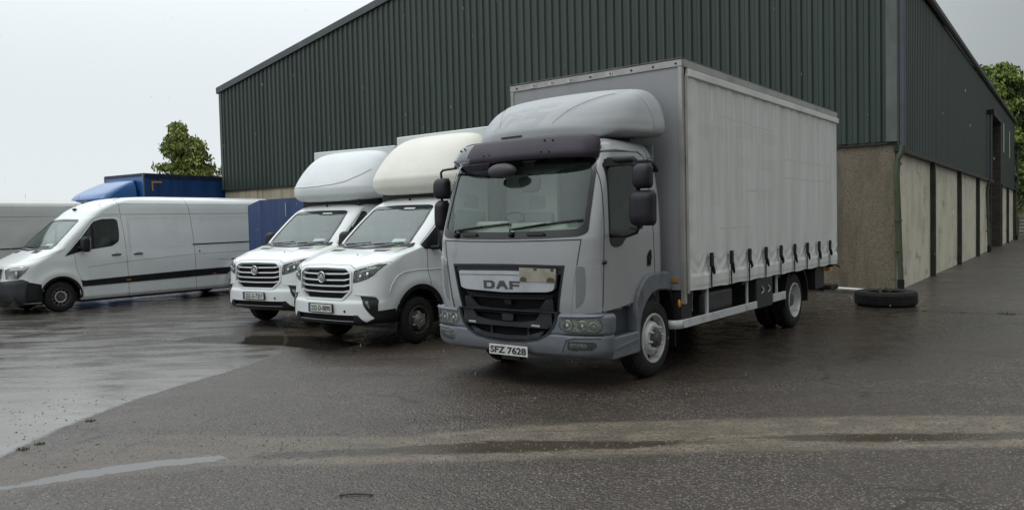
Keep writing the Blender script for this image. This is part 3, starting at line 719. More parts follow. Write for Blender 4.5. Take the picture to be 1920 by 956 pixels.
def litter():
    lm = pm('yellowed wet leaf', (.16, .19, .04), .45, c2=(.09, .11, .03), sc=30)
    c = TRUCK0+TX*-.286+TY*6.849; T = MB(); R = random.Random(8)
    for k in range(5):
        a = k*1.25+.3; d = Vector((math.cos(a), math.sin(a), .12))*.13; s = Vector((-math.sin(a), math.cos(a), 0))*.035
        T.add([(0, 0, .012), d*.5+s, d, d*.5-s], [(0, 1, 2, 3)])
    T.tube([(0, 0, .012), (.05, -.1, .01)], .003, 5)
    o = T.obj('fallen_leaf', lm); o.location = c; tag(o, 'yellow green fallen leaf lying on the wet ground left of the old tyre', 'leaf')
    a = TRUCK0+TX*-1.265+TY*4.152; b = TRUCK0+TX*-.641+TY*4.021
    o = MB().tube([(0, 0, .014), b-a+Vector((0, 0, .014))], .012, 6).obj('thin_metal_rod', alu); o.location = a; tag(o, 'thin pale metal rod lying on the ground beneath the grey box truck', 'rod')
    st = MB().tube([(0, 0, .008), (.10, .01, .012), (.22, -.005, .008)], .006, 6).obj('wet_stick', pm('black wet stick', (.012, .01, .009), .4)); st.location = (-1.16, 4.97, 0); tag(st, 'short black stick lying on the gravelly asphalt at the bottom of the photo', 'stick')
    # moss tufts along the joint and the apron edge
    g = pm('moss', (.045, .06, .015), .9, c2=(.08, .085, .025), sc=30)
    mb = MB()
    for (x, y, s) in [(8.42, 13.2, .07), (8.5, 13.17, .05), (7.45, 13.95, .03), (-4.02, 6.25, .035), (-3.98, 6.4, .025), (-3.97, 7.15, .03), (7.9, 13.55, .025)]:
        for k in range(40):
            a = R.uniform(0, 6.28); r = s*R.random()**.5*1.6; mb.add([(x+r*math.cos(a)-.004, y+r*math.sin(a), 0), (x+r*math.cos(a)+.004, y+r*math.sin(a), 0), (x+r*math.cos(a)+R.uniform(-.01, .01), y+r*math.sin(a), s*R.uniform(.3, .8))], [(0, 1, 2)])
    o = mb.obj('moss_tufts', g); o['kind'] = 'stuff'
    # expansion joint: a thin dark strip of silt
    v = []; pts = [(6.6, 14.55), (7.05, 14.25), (7.4, 14.02), (7.9, 13.58), (8.3, 13.32), (8.67, 13.1), (9.6, 12.45), (11, 11.6)]
    P = []
    for i in range(len(pts)-1):
        for k in range(10): t = k/10; P.append((pts[i][0]*(1-t)+pts[i+1][0]*t+R.gauss(0, .008), pts[i][1]*(1-t)+pts[i+1][1]*t+R.gauss(0, .012)))
    for (x, y) in P: wd = .018*R.uniform(.3, 1.3); v += [(x-wd*.5, y-wd, .004), (x+wd*.5, y+wd, .004)]
    o = link('ground_joint', mesh_of('ground_joint', v, [(2*i, 2*i+2, 2*i+3, 2*i+1) for i in range(len(P)-1)], pm('joint silt', (.012, .012, .009), .5))); o['kind'] = 'structure'
litter()

# ------------------------------------------------------------------ wheels
WM = {}
def wheel(parent, x, y, R, wd, rimR, style, side=1, steer=0.0):
    """x is the outer face; side +1 faces +x"""
    key = (R, wd, rimR, style)
    if key not in WM:
        h = R-rimR; pr = [(-.03, rimR-.01), (-.008, rimR+.012), (-.002, rimR+.22*h), (0, rimR+.45*h), (-.008, rimR+.62*h), (-.010, rimR+.66*h), (-.006, rimR+.67*h), (-.018, rimR+.86*h), (-.032, R-.012), (-.045, R-.003)]
        n = 4; a0 = .05; sp = (wd-.10)/n
        for k in range(n):
            a = a0+k*sp; pr += [(-a, R), (-(a+sp*.36), R), (-(a+sp*.40), R-.012), (-(a+sp*.58), R-.012), (-(a+sp*.62), R)]
        pr += [(-wd+.045, R-.003), (-wd+.03, R-.015), (-wd, rimR+.5*h), (-wd+.008, rimR+.012), (-wd+.03, rimR-.01)]
        t = MB().lathe(pr, 72)
        for k in range(72):        # shoulder lugs
            a = 2*math.pi*k/72; c, s = math.cos(a), math.sin(a); c2, s2 = math.cos(a+.042), math.sin(a+.042)
            v = []
            for xx, rr in ((-.022, R-.030), (-.048, R-.001), (-.062, R+.003), (-.030, R-.020)):
                v += [(xx+.004, rr*c, rr*s), (xx+.004, rr*c2, rr*s2)]
            t.add(v, [(0, 1, 3, 2), (2, 3, 5, 4)])
        tyre = mesh_of('tyre', t.v, t.f, rubber, True, 35)
        parts = []
        if style == 'truckfront':
            r = MB().lathe([(-.012, rimR+.014), (.004, rimR+.008), (.004, rimR-.006), (-.02, rimR-.014), (-.055, rimR-.022), (-.095, rimR-.03), (-.10, rimR-.055), (-.07, rimR-.068), (-.015, .178), (.004, .160), (.008, .115), (-.004, .108), (-.006, .09)], 64)
            parts.append(('rim', r, wheelsil, 40))
            hb = MB().lathe([(-.01, .098), (.045, .092), (.052, .080), (.050, .066), (.060, .060), (.064, .03), (.066, 0.0)], 32)
            parts.append(('hub', hb, wheeldark, 40))
            hl = MB()
            for k in range(8): a = 2*math.pi*(k+.5)/8; hl.ball((-.045, .205*math.cos(a), .205*math.sin(a)), .021, .55, 1, 1)
            parts.append(('hand_holes', hl, blackpl, None))
            nu = MB()
            for k in range(8): a = 2*math.pi*k/8; c, s = .137*math.cos(a), .137*math.sin(a); nu.tube([(-.0, c, s), (.040, c, s)], .016, 6); nu.tube([(.04, c, s), (.055, c, s)], .009, 6)
            parts.append(('wheel_nuts', nu, wheelsil, None))
        elif style == 'truckrear':
            r = MB().lathe([(-.012, rimR+.014), (.004, rimR+.008), (.004, rimR-.006), (-.02, rimR-.014), (-.06, rimR-.02), (-.13, rimR-.032), (-.155, rimR-.06), (-.17, .165), (-.175, .12), (-.16, .105)], 64)
            parts.append(('rim', r, wheelsil, 40))
            parts.append(('hub', MB().lathe([(-.17, .115), (-.06, .105), (-.045, .09), (-.04, 0.0)], 32), wheeldark, 40))
            nu = MB()
            for k in range(8): a = 2*math.pi*k/8; nu.tube([(-.18, .137*math.cos(a), .137*math.sin(a)), (-.13, .137*math.cos(a), .137*math.sin(a))], .016, 6)
            parts.append(('wheel_nuts', nu, wheelsil, None))
        elif style == 'vanhub':
            r = MB().lathe([(-.012, rimR+.012), (.003, rimR+.006), (.003, rimR-.006), (-.03, rimR-.016), (-.09, rimR-.028), (-.11, rimR-.05), (-.06, .155), (-.03, .12), (-.03, .0)], 56)
            parts.append(('rim', r, wheeldark, 40))
            parts.append(('hub_cap', MB().lathe([(-.05, .10), (.015, .103), (.026, .094), (.026, .066), (.034, .060), (.036, .030), (.030, .024), (.030, 0)], 40), pm('dull silver hub cap', (.25, .24, .22), .5, .2, c2=(.15, .14, .13), sc=12), 35))
            nu = MB()
            for k in range(6): a = 2*math.pi*k/6; nu.tube([(-.04, .118*math.cos(a), .118*math.sin(a)), (.004, .118*math.cos(a), .118*math.sin(a))], .012, 6)
            parts.append(('wheel_nuts', nu, wheelsil, None))
        else:
            r = MB().lathe([(-.012, rimR+.012), (.003, rimR+.006), (.003, rimR-.006), (-.03, rimR-.016), (-.09, rimR-.028), (-.10, rimR-.045), (-.045, .135), (-.04, .12), (-.055, .105), (-.06, 0)], 56)
            parts.append(('rim', r, wheeldark, 40))
            parts.append(('hub_ring', MB().lathe([(-.05, .128), (-.028, .128), (-.028, .108), (-.05, .104)], 40), wheelsil, 40))
            hl = MB()
            for k in range(12): a = 2*math.pi*(k+.5)/12; hl.tube([(-.058, .148*math.cos(a), .148*math.sin(a)), (-.084, .178*math.cos(a), .178*math.sin(a))], .010, 6)
            parts.append(('vent_slots', hl, wheelsil, None))
            parts.append(('hub', MB().lathe([(-.06, .06), (-.02, .055), (-.015, 0)], 24), wheeldark, 40))
        WM[key] = (tyre, [(n, mesh_of(n, m.v, m.f, mt, s is not None, s)) for n, m, mt, s in parts])
    e = link('wheel', None, parent, (x, y, R), (0 if side > 0 else math.pi)+steer); e.empty_display_size = .2
    e.rotation_euler = (random.uniform(0, 1.5), 0, (0 if side > 0 else math.pi)+steer)
    tyre, ps = WM[key]; link('tyre', tyre, e)
    for n, me in ps:
        q = link(n, me, e)
        if n in ('hand_holes', 'wheel_nuts', 'vent_slots'): q['kind'] = 'stuff'
    return e

def plate(parent, y, cx, zc, s, wd=.52, ht=.111, band=False, tilt=0.0, textmat=None, bold=.02):
    p = MB().box(cx-wd/2, cx+wd/2, y, y+.008, zc-ht/2, zc+ht/2).obj('number_plate', platewhite, parent, bevel=.003)
    x0, x1 = cx-wd/2+.018, cx+wd/2-.018
    if band:
        MB().box(cx-wd/2, cx-wd/2+.045, y-.002, y+.001, zc-ht/2, zc+ht/2).obj('blue_band', plateblue, p); x0 += .042
        MB().box(cx-wd/2-.012, cx+wd/2+.012, y+.004, y+.02, zc-ht/2-.012, zc+ht/2+.012).obj('plate_holder', blackpl, p)
    t = text_on(MB(), s, (x0+x1)/2, zc, x1-x0, ht*.68, lambda a, b: (a, y-.0025, b), bold)
    t.obj('registration', textmat or plateblack, p)
    return p

def steering(parent, x, y, z, r=.20, tilt=.9):
    mb = MB(); pts = []
    for k in range(28):
        a = 2*math.pi*k/28; u = Vector((r*math.cos(a), 0, r*math.sin(a))); u.rotate(Matrix.Rotation(-tilt, 3, 'X')); pts.append(Vector((x, y, z))+u)
    mb.tube(pts, .014, 8, True)
    for a in (.2, math.pi-.2, -math.pi/2):
        u = Vector((r*math.cos(a), 0, r*math.sin(a))); u.rotate(Matrix.Rotation(-tilt, 3, 'X')); mb.tube([(x, y, z), Vector((x, y, z))+u], .014, 6)
    mb.ball((x, y, z), .05)
    return mb.obj('steering_wheel', blackpl, parent, smooth=60)
def seat(parent, x, y, z, w=.46, h=.72, mat=None):
    s = MB().box(x-w/2, x+w/2, y-.5, y, z, z+.16).obj('seat', mat or seatm, parent, bevel=.04)
    MB().prism([(y-.10, z+.1), (y+.02, z+.1), (y+.16, z+h), (y+.04, z+h)], 'x', x-w/2, x+w/2).obj('backrest', mat or seatm, s, bevel=.03)
    MB().box(x-.13, x+.13, y+.06, y+.16, z+h+.03, z+h+.21).obj('headrest', mat or seatm, s, bevel=.03)
    return s
def arch_liner(parent, cy, cz, r, x0, x1, y0=None):
    v = []; f = []; K = 16
    for k in range(K+1):
        a = math.pi*1.12*k/K-.06*math.pi; c, s = cy+r*math.cos(a), cz+r*math.sin(a); v += [(x0, c, s), (x1, c, s)]
    for k in range(K): f.append((2*k, 2*k+2, 2*k+3, 2*k+1))
    v.append((x0, cy, cz-.1)); n = len(v)-1
    for k in range(K): f.append((2*k, n, 2*k+2))
    return link('wheel_arch_liner', mesh_of('wheel_arch_liner', v, f, chassism, False), parent)

# ------------------------------------------------------------------ the grey curtain-sided truck
def box_truck():
    T = thing('box_truck', 'large grey curtain sided box truck with dark sun visor, nearest of the row', 'truck', TRUCK0-TX*1.235, TRUCK_YAW)
    # ---------- cab skin
    prof = [(.80, -1.76), (.95, -1.785), (1.3, -1.80), (1.56, -1.795), (1.63, -1.78), (2.0, -1.645), (2.42, -1.475), (2.54, -1.42), (2.60, -1.34), (2.645, -1.22), (2.66, -1.0), (2.668, -.9)]
    cab = Stack(prof, dict(hw=[(.8, 1.085), (1.55, 1.085), (2.0, 1.07), (2.45, 1.035), (2.56, .99), (2.62, .90), (2.655, .70), (2.668, .02)],
                           yr=[(.8, -.22), (1.8, -.22), (2.4, -.30), (2.6, -.38), (2.668, -.60)], D=[(.8, .30), (1.6, .29), (2.4, .20), (2.668, .24)], n=[(.8, 2.9), (2.7, 2.7)]), NF=64, NS=56, dz=.016)
    WS = rpoly([(-.985, 1.64), (-.90, 1.60), (-.5, 1.585), (0, 1.58), (.5, 1.585), (.90, 1.60), (.985, 1.64), (.965, 2.30), (.93, 2.425), (0, 2.445), (-.93, 2.425), (-.965, 2.30)], .07)
    WSi = rpoly([(-.935, 1.715), (-.86, 1.675), (0, 1.655), (.86, 1.675), (.935, 1.715), (.915, 2.30), (.885, 2.36), (0, 2.38), (-.885, 2.36), (-.915, 2.30)], .08)
    SW = rpoly([(-1.405, 2.36), (-1.43, 1.60), (-1.40, 1.50), (-1.30, 1.475), (-1.18, 1.49), (-1.05, 1.60), (-.90, 1.655), (-.70, 1.66), (-.735, 2.33), (-.80, 2.375)], .05)
    GR = [(-.765, 1.31), (-.4, 1.317), (0, 1.32), (.4, 1.317), (.755, 1.31), (.655, .795), (-.655, .795)]
    LOW = [(-1.7, .6), (-1.7, .815), (-1.25, .835), (-.95, .86), (-.80, .98), (-.68, 1.09), (-.50, 1.14), (-.1, 1.15), (-.1, .6)]
    shr = lambda poly, d: [tuple(Vector(p)+(Vector((sum(a for a, b in poly)/len(poly), sum(b for a, b in poly)/len(poly)))-Vector(p)).normalized()*d) for p in poly]
    cab.body('cab', truckgrey, T, [('F', shr(WS, .03)), ('S', shr(SW, .02)), ('F', shr(GR, .015)), ('S', LOW)], capb=False)
    ws = cab.drape(MB(), WSi, 'F', -.004, 0, .05).obj('windscreen', wsglass, T, smooth=True)
    cab.drape(MB(), WS, 'F', .004, .02, .04, [WSi]).obj('windscreen_seal', blackgloss, ws, smooth=40)
    for vw in ('R', 'L'):
        g = cab.drape(MB(), shr(SW, .03), vw, -.006, 0, .06).obj('side_window', sideglass, T, smooth=True)
        cab.drape(MB(), SW, vw, .004, .02, .04, [shr(SW, .035)]).obj('window_seal', blackpl, g, smooth=40)
        cab.drape(MB(), rpoly([(-1.425, 1.60), (-1.395, 1.505), (-1.30, 1.48), (-1.18, 1.495), (-1.06, 1.60), (-.92, 1.655), (-1.42, 1.66)], .03), vw, .006, .02, .04).obj('lower_window_panel', blackgloss, g, smooth=40)
        # door seams, handle, drip rail
        d = MB(); cab.line(d, [(-1.425, 2.46), (-1.50, 1.9), (-1.535, 1.5), (-1.565, .83)], vw, .0055, -.001); cab.line(d, [(-1.42, 2.46), (-.66, 2.505), (-.58, 2.45), (-.50, 2.0), (-.46, 1.5), (-.445, 1.14)], vw, .0050, -.001)
        cab.line(d, [(-1.565, .83), (-1.25, .842), (-.95, .868), (-.79, .99), (-.67, 1.10), (-.5, 1.145)], vw, .006, 0)
        cab.line(d, [(-.50, 2.44), (-.33, 2.445)], vw, .005, -.001); cab.line(d, [(-.50, 2.44), (-.52, 2.60)], vw, .004, -.001)
        dr = d.obj('door_seam', blackpl, T)
        cab.line(MB(), [(-1.36, 2.475), (-1.2, 2.495), (-.70, 2.50), (-.62, 2.47)], vw, .011, .004).obj('drip_rail', truckgrey, T, smooth=60)
        h = cab.drape(MB(), rpoly([(-.63, 1.24), (-.54, 1.25), (-.525, 1.42), (-.56, 1.425), (-.625, 1.36)], .02), vw, .006, .02, .03).obj('door_handle', blackpl, T, smooth=40)
        MB().tube([(1.10*(1 if vw == 'R' else -1), -.595, 1.27), (1.112*(1 if vw == 'R' else -1), -.58, 1.34), (1.10*(1 if vw == 'R' else -1), -.56, 1.40)], .011, 6).obj('handle_grip', blackgloss, h)
    # corner air deflector panels either side of the grille
    for sg, nm in ((1, 'R'), (-1, 'L')):
        P = [(.885, 1.325), (.96, 1.375), (1.045, 1.40), (1.072, 1.33), (1.07, .835), (.80, .805)]; Q = [(.875, 1.30), (.955, 1.30), (.965, 1.20), (.955, 1.02), (.93, .93), (.855, .87)]
        if sg < 0: P, Q = mir(P), mir(Q)
        c = cab.drape(MB(), rpoly(P, .03), 'F', .014, .03, .035).obj('corner_deflector', truckgrey, T, smooth=45)
        cab.drape(MB(), rpoly(Q, .025), 'F', .0155, .005, .03).obj('air_slot', pm('shadow grey slot panel', (.17, .175, .185), .5), c, smooth=40)
        ln = MB(); L1 = [(.925*sg, 1.575), (.895*sg, 1.40), (.80*sg, .815)]; cab.line(ln, L1, 'F', .005, 0); ln.obj('panel_seam', blackpl, T)
        ball = MB(); h, n = cab.hit((-1.54, 1.335), nm); ball.ball(tuple(h+n*.012), .03, .8, 1, .8); ball.obj('side_indicator', blackgloss, T, smooth=60)
        sl = MB()
        for k in range(6): sl.box(sg*1.045-.03, sg*1.045+.03, -1.50, -1.49, .93+k*.07, .955+k*.07)
    # bonnet flap edges
    ln = MB(); cab.line(ln, [(-.925, 1.572), (-.5, 1.562), (0, 1.558), (.5, 1.562), (.925, 1.572)], 'F', .006, 0); ln.obj('panel_seam', blackpl, T)
    # ---------- upper grille: recessed tray, badge panel, bars
    gr = cab.drape(MB(), [(a*1.03, b) for a, b in GR], 'F', -.075, 0, .05).obj('grille', mesh_dark, T, smooth=True)
    gi = [(a*.965, b) for a, b in [(-.765, 1.285), (0, 1.292), (.755, 1.285), (.66, .81), (-.66, .81)]]
    cab.drape(MB(), GR, 'F', .004, .075, .05, [gi]).obj('grille_frame', grillegrey, gr, smooth=40)
    cab.drape(MB(), [(-.735, 1.285), (0, 1.29), (.727, 1.285), (.715, 1.215), (0, 1.235), (-.715, 1.215)], 'F', -.01, .04, .05).obj('top_bar', grillegrey, gr, smooth=40)
    SB = rpoly([(-.665, 1.238), (0, 1.247), (.66, 1.238), (.625, 1.055), (.55, 1.035), (0, 1.018), (-.55, 1.035), (-.635, 1.055)], .03)
    sb = cab.drape(MB(), SB, 'F', .012, .05, .035).obj('badge_panel', pm('pale silver badge panel', (.43, .45, .48), .33, .1, c2=(.36, .375, .40), sc=4), gr, smooth=40)
    q = MB(); cab.line(q, [(-.645, 1.195), (0, 1.205), (.645, 1.195)], 'F', .0035, .012); q.obj('panel_crease', grillegrey, sb)
    # block letters
    def bl(mb, x0, polys, w=.155, h=.088, z0=1.052):
        for po in polys: mb_poly = [(x0+a*w, z0+b*h) for a, b in po]; cab.drape(mb, mb_poly, 'F', .016, .004, .02)
    lt = MB()
    bl(lt, -.285, [[(0, 0), (.26, 0), (.26, 1), (0, 1)], [(.26, 1), (.26, .76), (.62, .76), (.72, .66), (.72, .34), (.62, .24), (.26, .24), (.26, 0), (.78, 0), (1, .22), (1, .78), (.78, 1)]])
    bl(lt, -.115, [[(0, 0), (.27, 0), (.40, .30), (.60, .30), (.60, .48), (.47, .48), (.56, .72), (.66, .48), (.60, .48), (.60, .30), (.73, .30), (.83, 0), (1.12, 0), (.74, 1), (.38, 1)]])
    bl(lt, .065, [[(.05, 0), (.31, 0), (.31, .36), (.88, .36), (.88, .58), (.31, .58), (.31, .78), (.95, .78), (.95, 1), (.05, 1)]])
    lt.obj('badge_letters', pm('dark badge letters', (.055, .058, .062), .35), sb, smooth=30)
    cv = cab.drape(MB(), [(.215, 1.285), (.665, 1.275), (.652, 1.135), (.215, 1.142)], 'F', .020, .006, .04).obj('taped_board', pm('buff taped board', (.30, .285, .23), .6, c2=(.235, .22, .18), sc=6), sb, smooth=30)
    for (a, b, r) in ((.42, 1.272, .022), (.62, 1.262, .020), (.265, 1.157, .040), (.60, 1.152, .045)):
        pl = [(a+r*math.cos(t)*1.1, max(1.138, min(1.278, b+r*.8*math.sin(t)))) for t in [k*.5236 for k in range(12)]]
        cab.drape(MB(), pl, 'F', .0215, .001, .02).obj('dark_blotch', pm('dark peeled patch', (.07, .055, .03), .8), cv)
    bars = [([(-.62, 1.02), (0, 1.005), (.62, 1.02), (.615, .995), (0, .975), (-.615, .995)], -.01), ([(-.46, .965), (0, .952), (.50, .965), (.50, .958), (0, .944), (-.46, .957)], -.015),
            ([(-.60, .955), (-.52, .955), (-.42, .845), (-.2, .828), (0, .823), (.2, .828), (.42, .845), (.52, .955), (.60, .955), (.60, .80), (-.60, .80)], .0)]
    for pl, of in bars[1:]: cab.drape(MB(), pl, 'F', of, .03, .04).obj('grille_bar', grillegrey, gr, smooth=40)
    for k in range(5):
        z = 1.0-.012*k; cab.line(MB(), [(-.60+.01*k, z-.005), (0, z-.018), (.60-.01*k, z-.005)], 'F', .0035, -.03-.004*k, .05).obj('mesh_bar', grillegrey, gr)
    cab.drape(MB(), rpoly([(-.05, .93), (.05, .93), (.04, .875), (-.04, .875)], .01), 'F', -.03, .01, .03).obj('grille_catch', blackpl, gr, smooth=40)
    # ---------- bumper
    bt = dict(hw=[(.36, 1.11), (.45, 1.15), (.58, 1.155), (.60, 1.145), (.625, 1.165), (.78, 1.175), (.812, 1.15)], yr=[(.36, -1.46), (.82, -1.46)], D=[(.36, .30), (.82, .31)], n=[(.36, 3.0), (.82, 3.0)])
    bprof = [(.36, -1.73), (.40, -1.78), (.50, -1.80), (.585, -1.80), (.60, -1.79), (.62, -1.80), (.74, -1.80), (.79, -1.80), (.812, -1.785)]
    def bmod(V):
        # the middle of the bumper is smooth: the step at z .6 lives only on the corners
        m = np.clip((abs(V[:, 0])-.72)/.1, 0, 1); z = V[:, 2]
        st = np.exp(-((z-.602)/.012)**2)*.010; V[:, 1] += st*m; return V
    bp = Stack(bprof, bt, NF=60, NS=12, dz=.013, mod=bmod, rr=.02)
    U = [(-.675, .83), (-.66, .74), (-.62, .66), (-.54, .58), (-.42, .525), (-.25, .495), (0, .484), (.25, .495), (.42, .525), (.54, .58), (.62, .66), (.66, .74), (.675, .83)]
    HL = rpoly([(.675, .725), (.70, .752), (.80, .768), (1.085, .775), (1.118, .74), (1.115, .665), (1.085, .635), (.80, .628), (.72, .645), (.675, .685)], .03)
    FG = rpoly([(.76, .535), (1.06, .535), (1.075, .50), (1.03, .455), (.80, .445), (.765, .47)], .03)
    bump = bp.body('bumper', bumpergrey, T, [('F', shr(U, .012)), ('F', shr(HL, .008)), ('F', mir(shr(HL, .008))), ('F', shr(FG, .008)), ('F', mir(shr(FG, .008)))], ang=40)
    lg = bp.drape(MB(), U, 'F', -.07, 0, .05).obj('lower_grille', mesh_dark, T, smooth=True)
    Ui = [(a*.955, .48+(b-.48)*.97+.018) for a, b in U]
    bp.drape(MB(), U, 'F', .004, .07, .04, [[(a, min(b, .822)) for a, b in Ui]]).obj('grille_frame', grillegrey, lg, smooth=40)
    bp.drape(MB(), [(-.60, .815), (-.46, .815), (-.40, .735), (-.22, .705), (0, .698), (.22, .705), (.40, .735), (.46, .815), (.60, .815), (.60, .68), (.54, .655), (.25, .655), (0, .652), (-.25, .655), (-.54, .655), (-.60, .68)], 'F', .0, .035, .04).obj('grille_bar', grillegrey, lg, smooth=40)
    bp.drape(MB(), [(-.50, .62), (-.40, .60), (-.25, .565), (0, .555), (.25, .565), (.40, .60), (.50, .62), (.44, .56), (.30, .525), (0, .512), (-.30, .525), (-.44, .56)], 'F', .0, .035, .04).obj('grille_bar', grillegrey, lg, smooth=40)
    for x in (-.22, .28): bp.drape(MB(), [(x-.01, .56), (x+.01, .56), (x+.01, .655), (x-.01, .655)], 'F', -.03, .01, .03).obj('grille_strut', grillegrey, lg)
    bp.drape(MB(), rpoly([(-.07, .80), (.09, .80), (.08, .71), (-.06, .71)], .01), 'F', -.03, .02, .03).obj('sensor_cover', grillegrey, lg, smooth=40)
    for x in (-.47, .40): bp.drape(MB(), [(x-.055, .69), (x+.055, .688), (x+.05, .668), (x-.05, .670)], 'F', .004, .006, .03).obj('bright_slat', silver, lg, smooth=30)
    for sg in (1, -1):
        hp = HL if sg > 0 else mir(HL); fp = FG if sg > 0 else mir(FG)
        hl = bp.drape(MB(), hp, 'F', -.030, 0, .03).obj('headlight', pm('lamp reflector silver', (.78, .77, .70), .3, .2, c2=(.42, .42, .38), sc=22, lo=.45, hi=.6), T, smooth=40)
        w_ = MB()
        for i in range(len(hp)):
            (a, b), (c, d) = hp[i], hp[(i+1) % len(hp)]; h1, n1 = bp.hit((a, b), 'F'); h2, n2 = bp.hit((c, d), 'F'); w_.add([h1+n1*.002, h2+n2*.002, h2-n2*.034, h1-n1*.034], [(0, 1, 2, 3)])
        w_.obj('lamp_wall', pm('lamp housing', (.16, .17, .17), .4), hl)
        for (cx, r, dp) in ((.775, .050, -.012), (.935, .048, -.014), (1.045, .038, -.014)):
            h, n = bp.hit((cx*sg, .70), 'F'); rg = MB(); rg.lathe([(-.006, r), (.010, r+.006), (.012, r), (0, r*.9), (-.02, r*.55), (-.026, .006)], 28, ax='y'); 
            rot = n.to_track_quat('-Y', 'Z').to_matrix(); c = h+n*dp
            rg.v = [tuple(c+rot@Vector((v[0], -v[1], v[2]))) for v in rg.v]; rg.obj('reflector_bowl', chrome, hl, smooth=50)
            bb = MB().ball(tuple(c+n*.008), r*.42, 1, .7, 1); bb.obj('bulb_shield', silver, hl, smooth=60)
        for k in range(2):
            x = .985+k*.05; bp.drape(MB(), [(sg*(x-.004), .652), (sg*(x+.004), .652), (sg*(x+.012), .762), (sg*(x+.004), .762)][::sg], 'F', -.012, .004, .03).obj('reflector_rib', chrome, hl)
        bp.drape(MB(), hp, 'F', .004, 0, .03).obj('lens', lensglass, hl, smooth=True)
        fl = bp.drape(MB(), fp, 'F', -.035, 0, .03).obj('fog_light', blackpl, T, smooth=40)
        h, n = bp.hit((.86*sg, .492), 'F')
        bp.drape(MB(), [(sg*.79, .468), (sg*.97, .468), (sg*.975, .516), (sg*.79, .516)][::sg], 'F', -.02, .01, .02).obj('reflector_bowl', pm('foggy reflector', (.34, .34, .32), .3, .5, c2=(.09, .09, .09), sc=38, lo=.45, hi=.55), fl, smooth=30)
        bp.drape(MB(), fp, 'F', .002, 0, .04).obj('lens', lensglass, fl, smooth=True)
        q = MB(); bp.line(q, [(sg*.70, .43), (sg*.76, .56), (sg*.86, .578), (sg*1.10, .582)], 'F', .010, .001); q.obj('bumper_crease', bumpergrey, T, smooth=60)
        q = MB(); bp.line(q, [(sg*.73, .606), (sg*.9, .607), (sg*1.13, .607)], 'F', .0055, -.001); q.obj('bumper_seam', blackpl, T)
        bp.drape(MB(), [(sg*.69, .785), (sg*1.11, .79), (sg*1.115, .806), (sg*.70, .804)][::sg], 'F', .022, .04, .03).obj('headlight_brow', bumpergrey, T, smooth=50)
    plate(T, -1.83, 0.05, .400, 'SFZ 7628', bold=.035)
    MB().box(-.12, .12, -1.72, -1.60, .28, .37).obj('underrun_bracket', chassism, T)
    # ---------- step block, fender, mudflap
    for sg in (1, -1):
        def X(a, b): return (a, b) if sg > 0 else (-b, -a)
        x0, x1 = X(.80, 1.145); st = MB().box(x0, x1, -1.475, -.925, .335, .565).obj('cab_step', bumpergrey, T, bevel=.02)
        x2, x3 = X(.84, 1.10); MB().box(x2, x3, -1.43, -.97, .566, .576).obj('step_tread', chassism, st)
        MB().box(x0, x1, -1.475, -.925, .565, .585).obj('step_lip', bumpergrey, st)if False else None
        x4, x5 = X(1.144, 1.156); MB().prism([(-1.44, .44), (-.96, .47), (-.94, .50), (-1.0, .50), (-1.42, .465)], 'x', x4, x5).obj('step_ridge', bumpergrey, st, bevel=.004)
        x0, x1 = X(.93, 1.02); MB().box(x0, x1, -1.46, -.9, .50, .90).obj('step_well_panel', pm('dark blue grey plastic', (.035, .04, .055), .5), T)
        fo = [(-.945, .34), (-.955, .70), (-.965, .86), (-.90, .985), (-.80, 1.085), (-.70, 1.145), (-.60, 1.165), (-.22, 1.165), (-.15, 1.13), (-.13, 1.06)]
        fi = [(-.16, .93), (-.25, .955), (-.46, .965), (-.60, .935), (-.72, .865), (-.82, .76), (-.87, .64), (-.885, .50), (-.885, .34)]
        x0, x1 = X(.80, 1.135); MB().prism(fo+fi, 'x', x0, x1).obj('front_mudguard', bumpergrey, T, bevel=.022)
        x0, x1 = X(.82, 1.10); MB().prism([(-.13, .93), (-.16, 1.05), (-.08, .97), (.0, .75), (.035, .45), (.04, .26), (.015, .26), (.005, .50), (-.03, .72), (-.10, .90)], 'x', x0, x1).obj('mud_flap', blackpl, T, bevel=.008)
        wheel(T, sg*1.105, -.525, .435, .26, .265, 'truckfront', sg)
        for dx in (0, .285): wheel(T, sg*(1.155-dx), 4.16, .435, .255, .265, 'truckrear', sg)
        ring = [(4.16+.56*math.cos(a), .50+.52*math.sin(a)) for a in np.linspace(-.25, math.pi+.25, 22)]; rin = [(4.16+.535*math.cos(a), .50+.495*math.sin(a)) for a in np.linspace(math.pi+.25, -.25, 22)]
        x0, x1 = X(.64, 1.19); v = []; f = []
        for k in range(22): v += [(x0, *ring[k]), (x1, *ring[k]), (x0, *rin[21-k]), (x1, *rin[21-k])]
        for k in range(21):
            a, b = 4*k, 4*(k+1); f += [(a, a+1, b+1, b), (a+2, b+2, b+3, a+3), (a+1, a+3, b+3, b+1), (a, b, b+2, a+2)]
        MB().add(v, f).obj('rear_mudguard', blackpl, T, smooth=40)
    MB().box(-.95, .95, -1.6, -.3, .36, .82).obj('engine_bay', chassism, T)
    MB().box(-.78, .78, -.3, -.1, .45, 2.5).obj('cab_back_gap', chassism, T)
    # ---------- cab interior: left paled, right darkened in colour to imitate windscreen reflection
    I = MB().box(-1.03, 1.03, -.36, -.33, .9, 2.6).obj('cab_rear_wall', pm('slate cab lining', (.17, .19, .20), .85, c2=(.14, .155, .16), sc=3), T)
    MB().box(-.98, .98, -1.55, -.4, 1.05, 1.10).obj('cab_floor', interiorm, T)
    MB().box(-.95, .95, -1.35, -.42, 2.50, 2.53).obj('roof_lining', interiorm, T)
    db = MB().prism([(-1.58, 1.12), (-1.64, 1.56), (-1.52, 1.64), (-1.36, 1.69), (-1.16, 1.64), (-1.10, 1.12)], 'x', -.94, .94).obj('dashboard', dashm, T, bevel=.03)
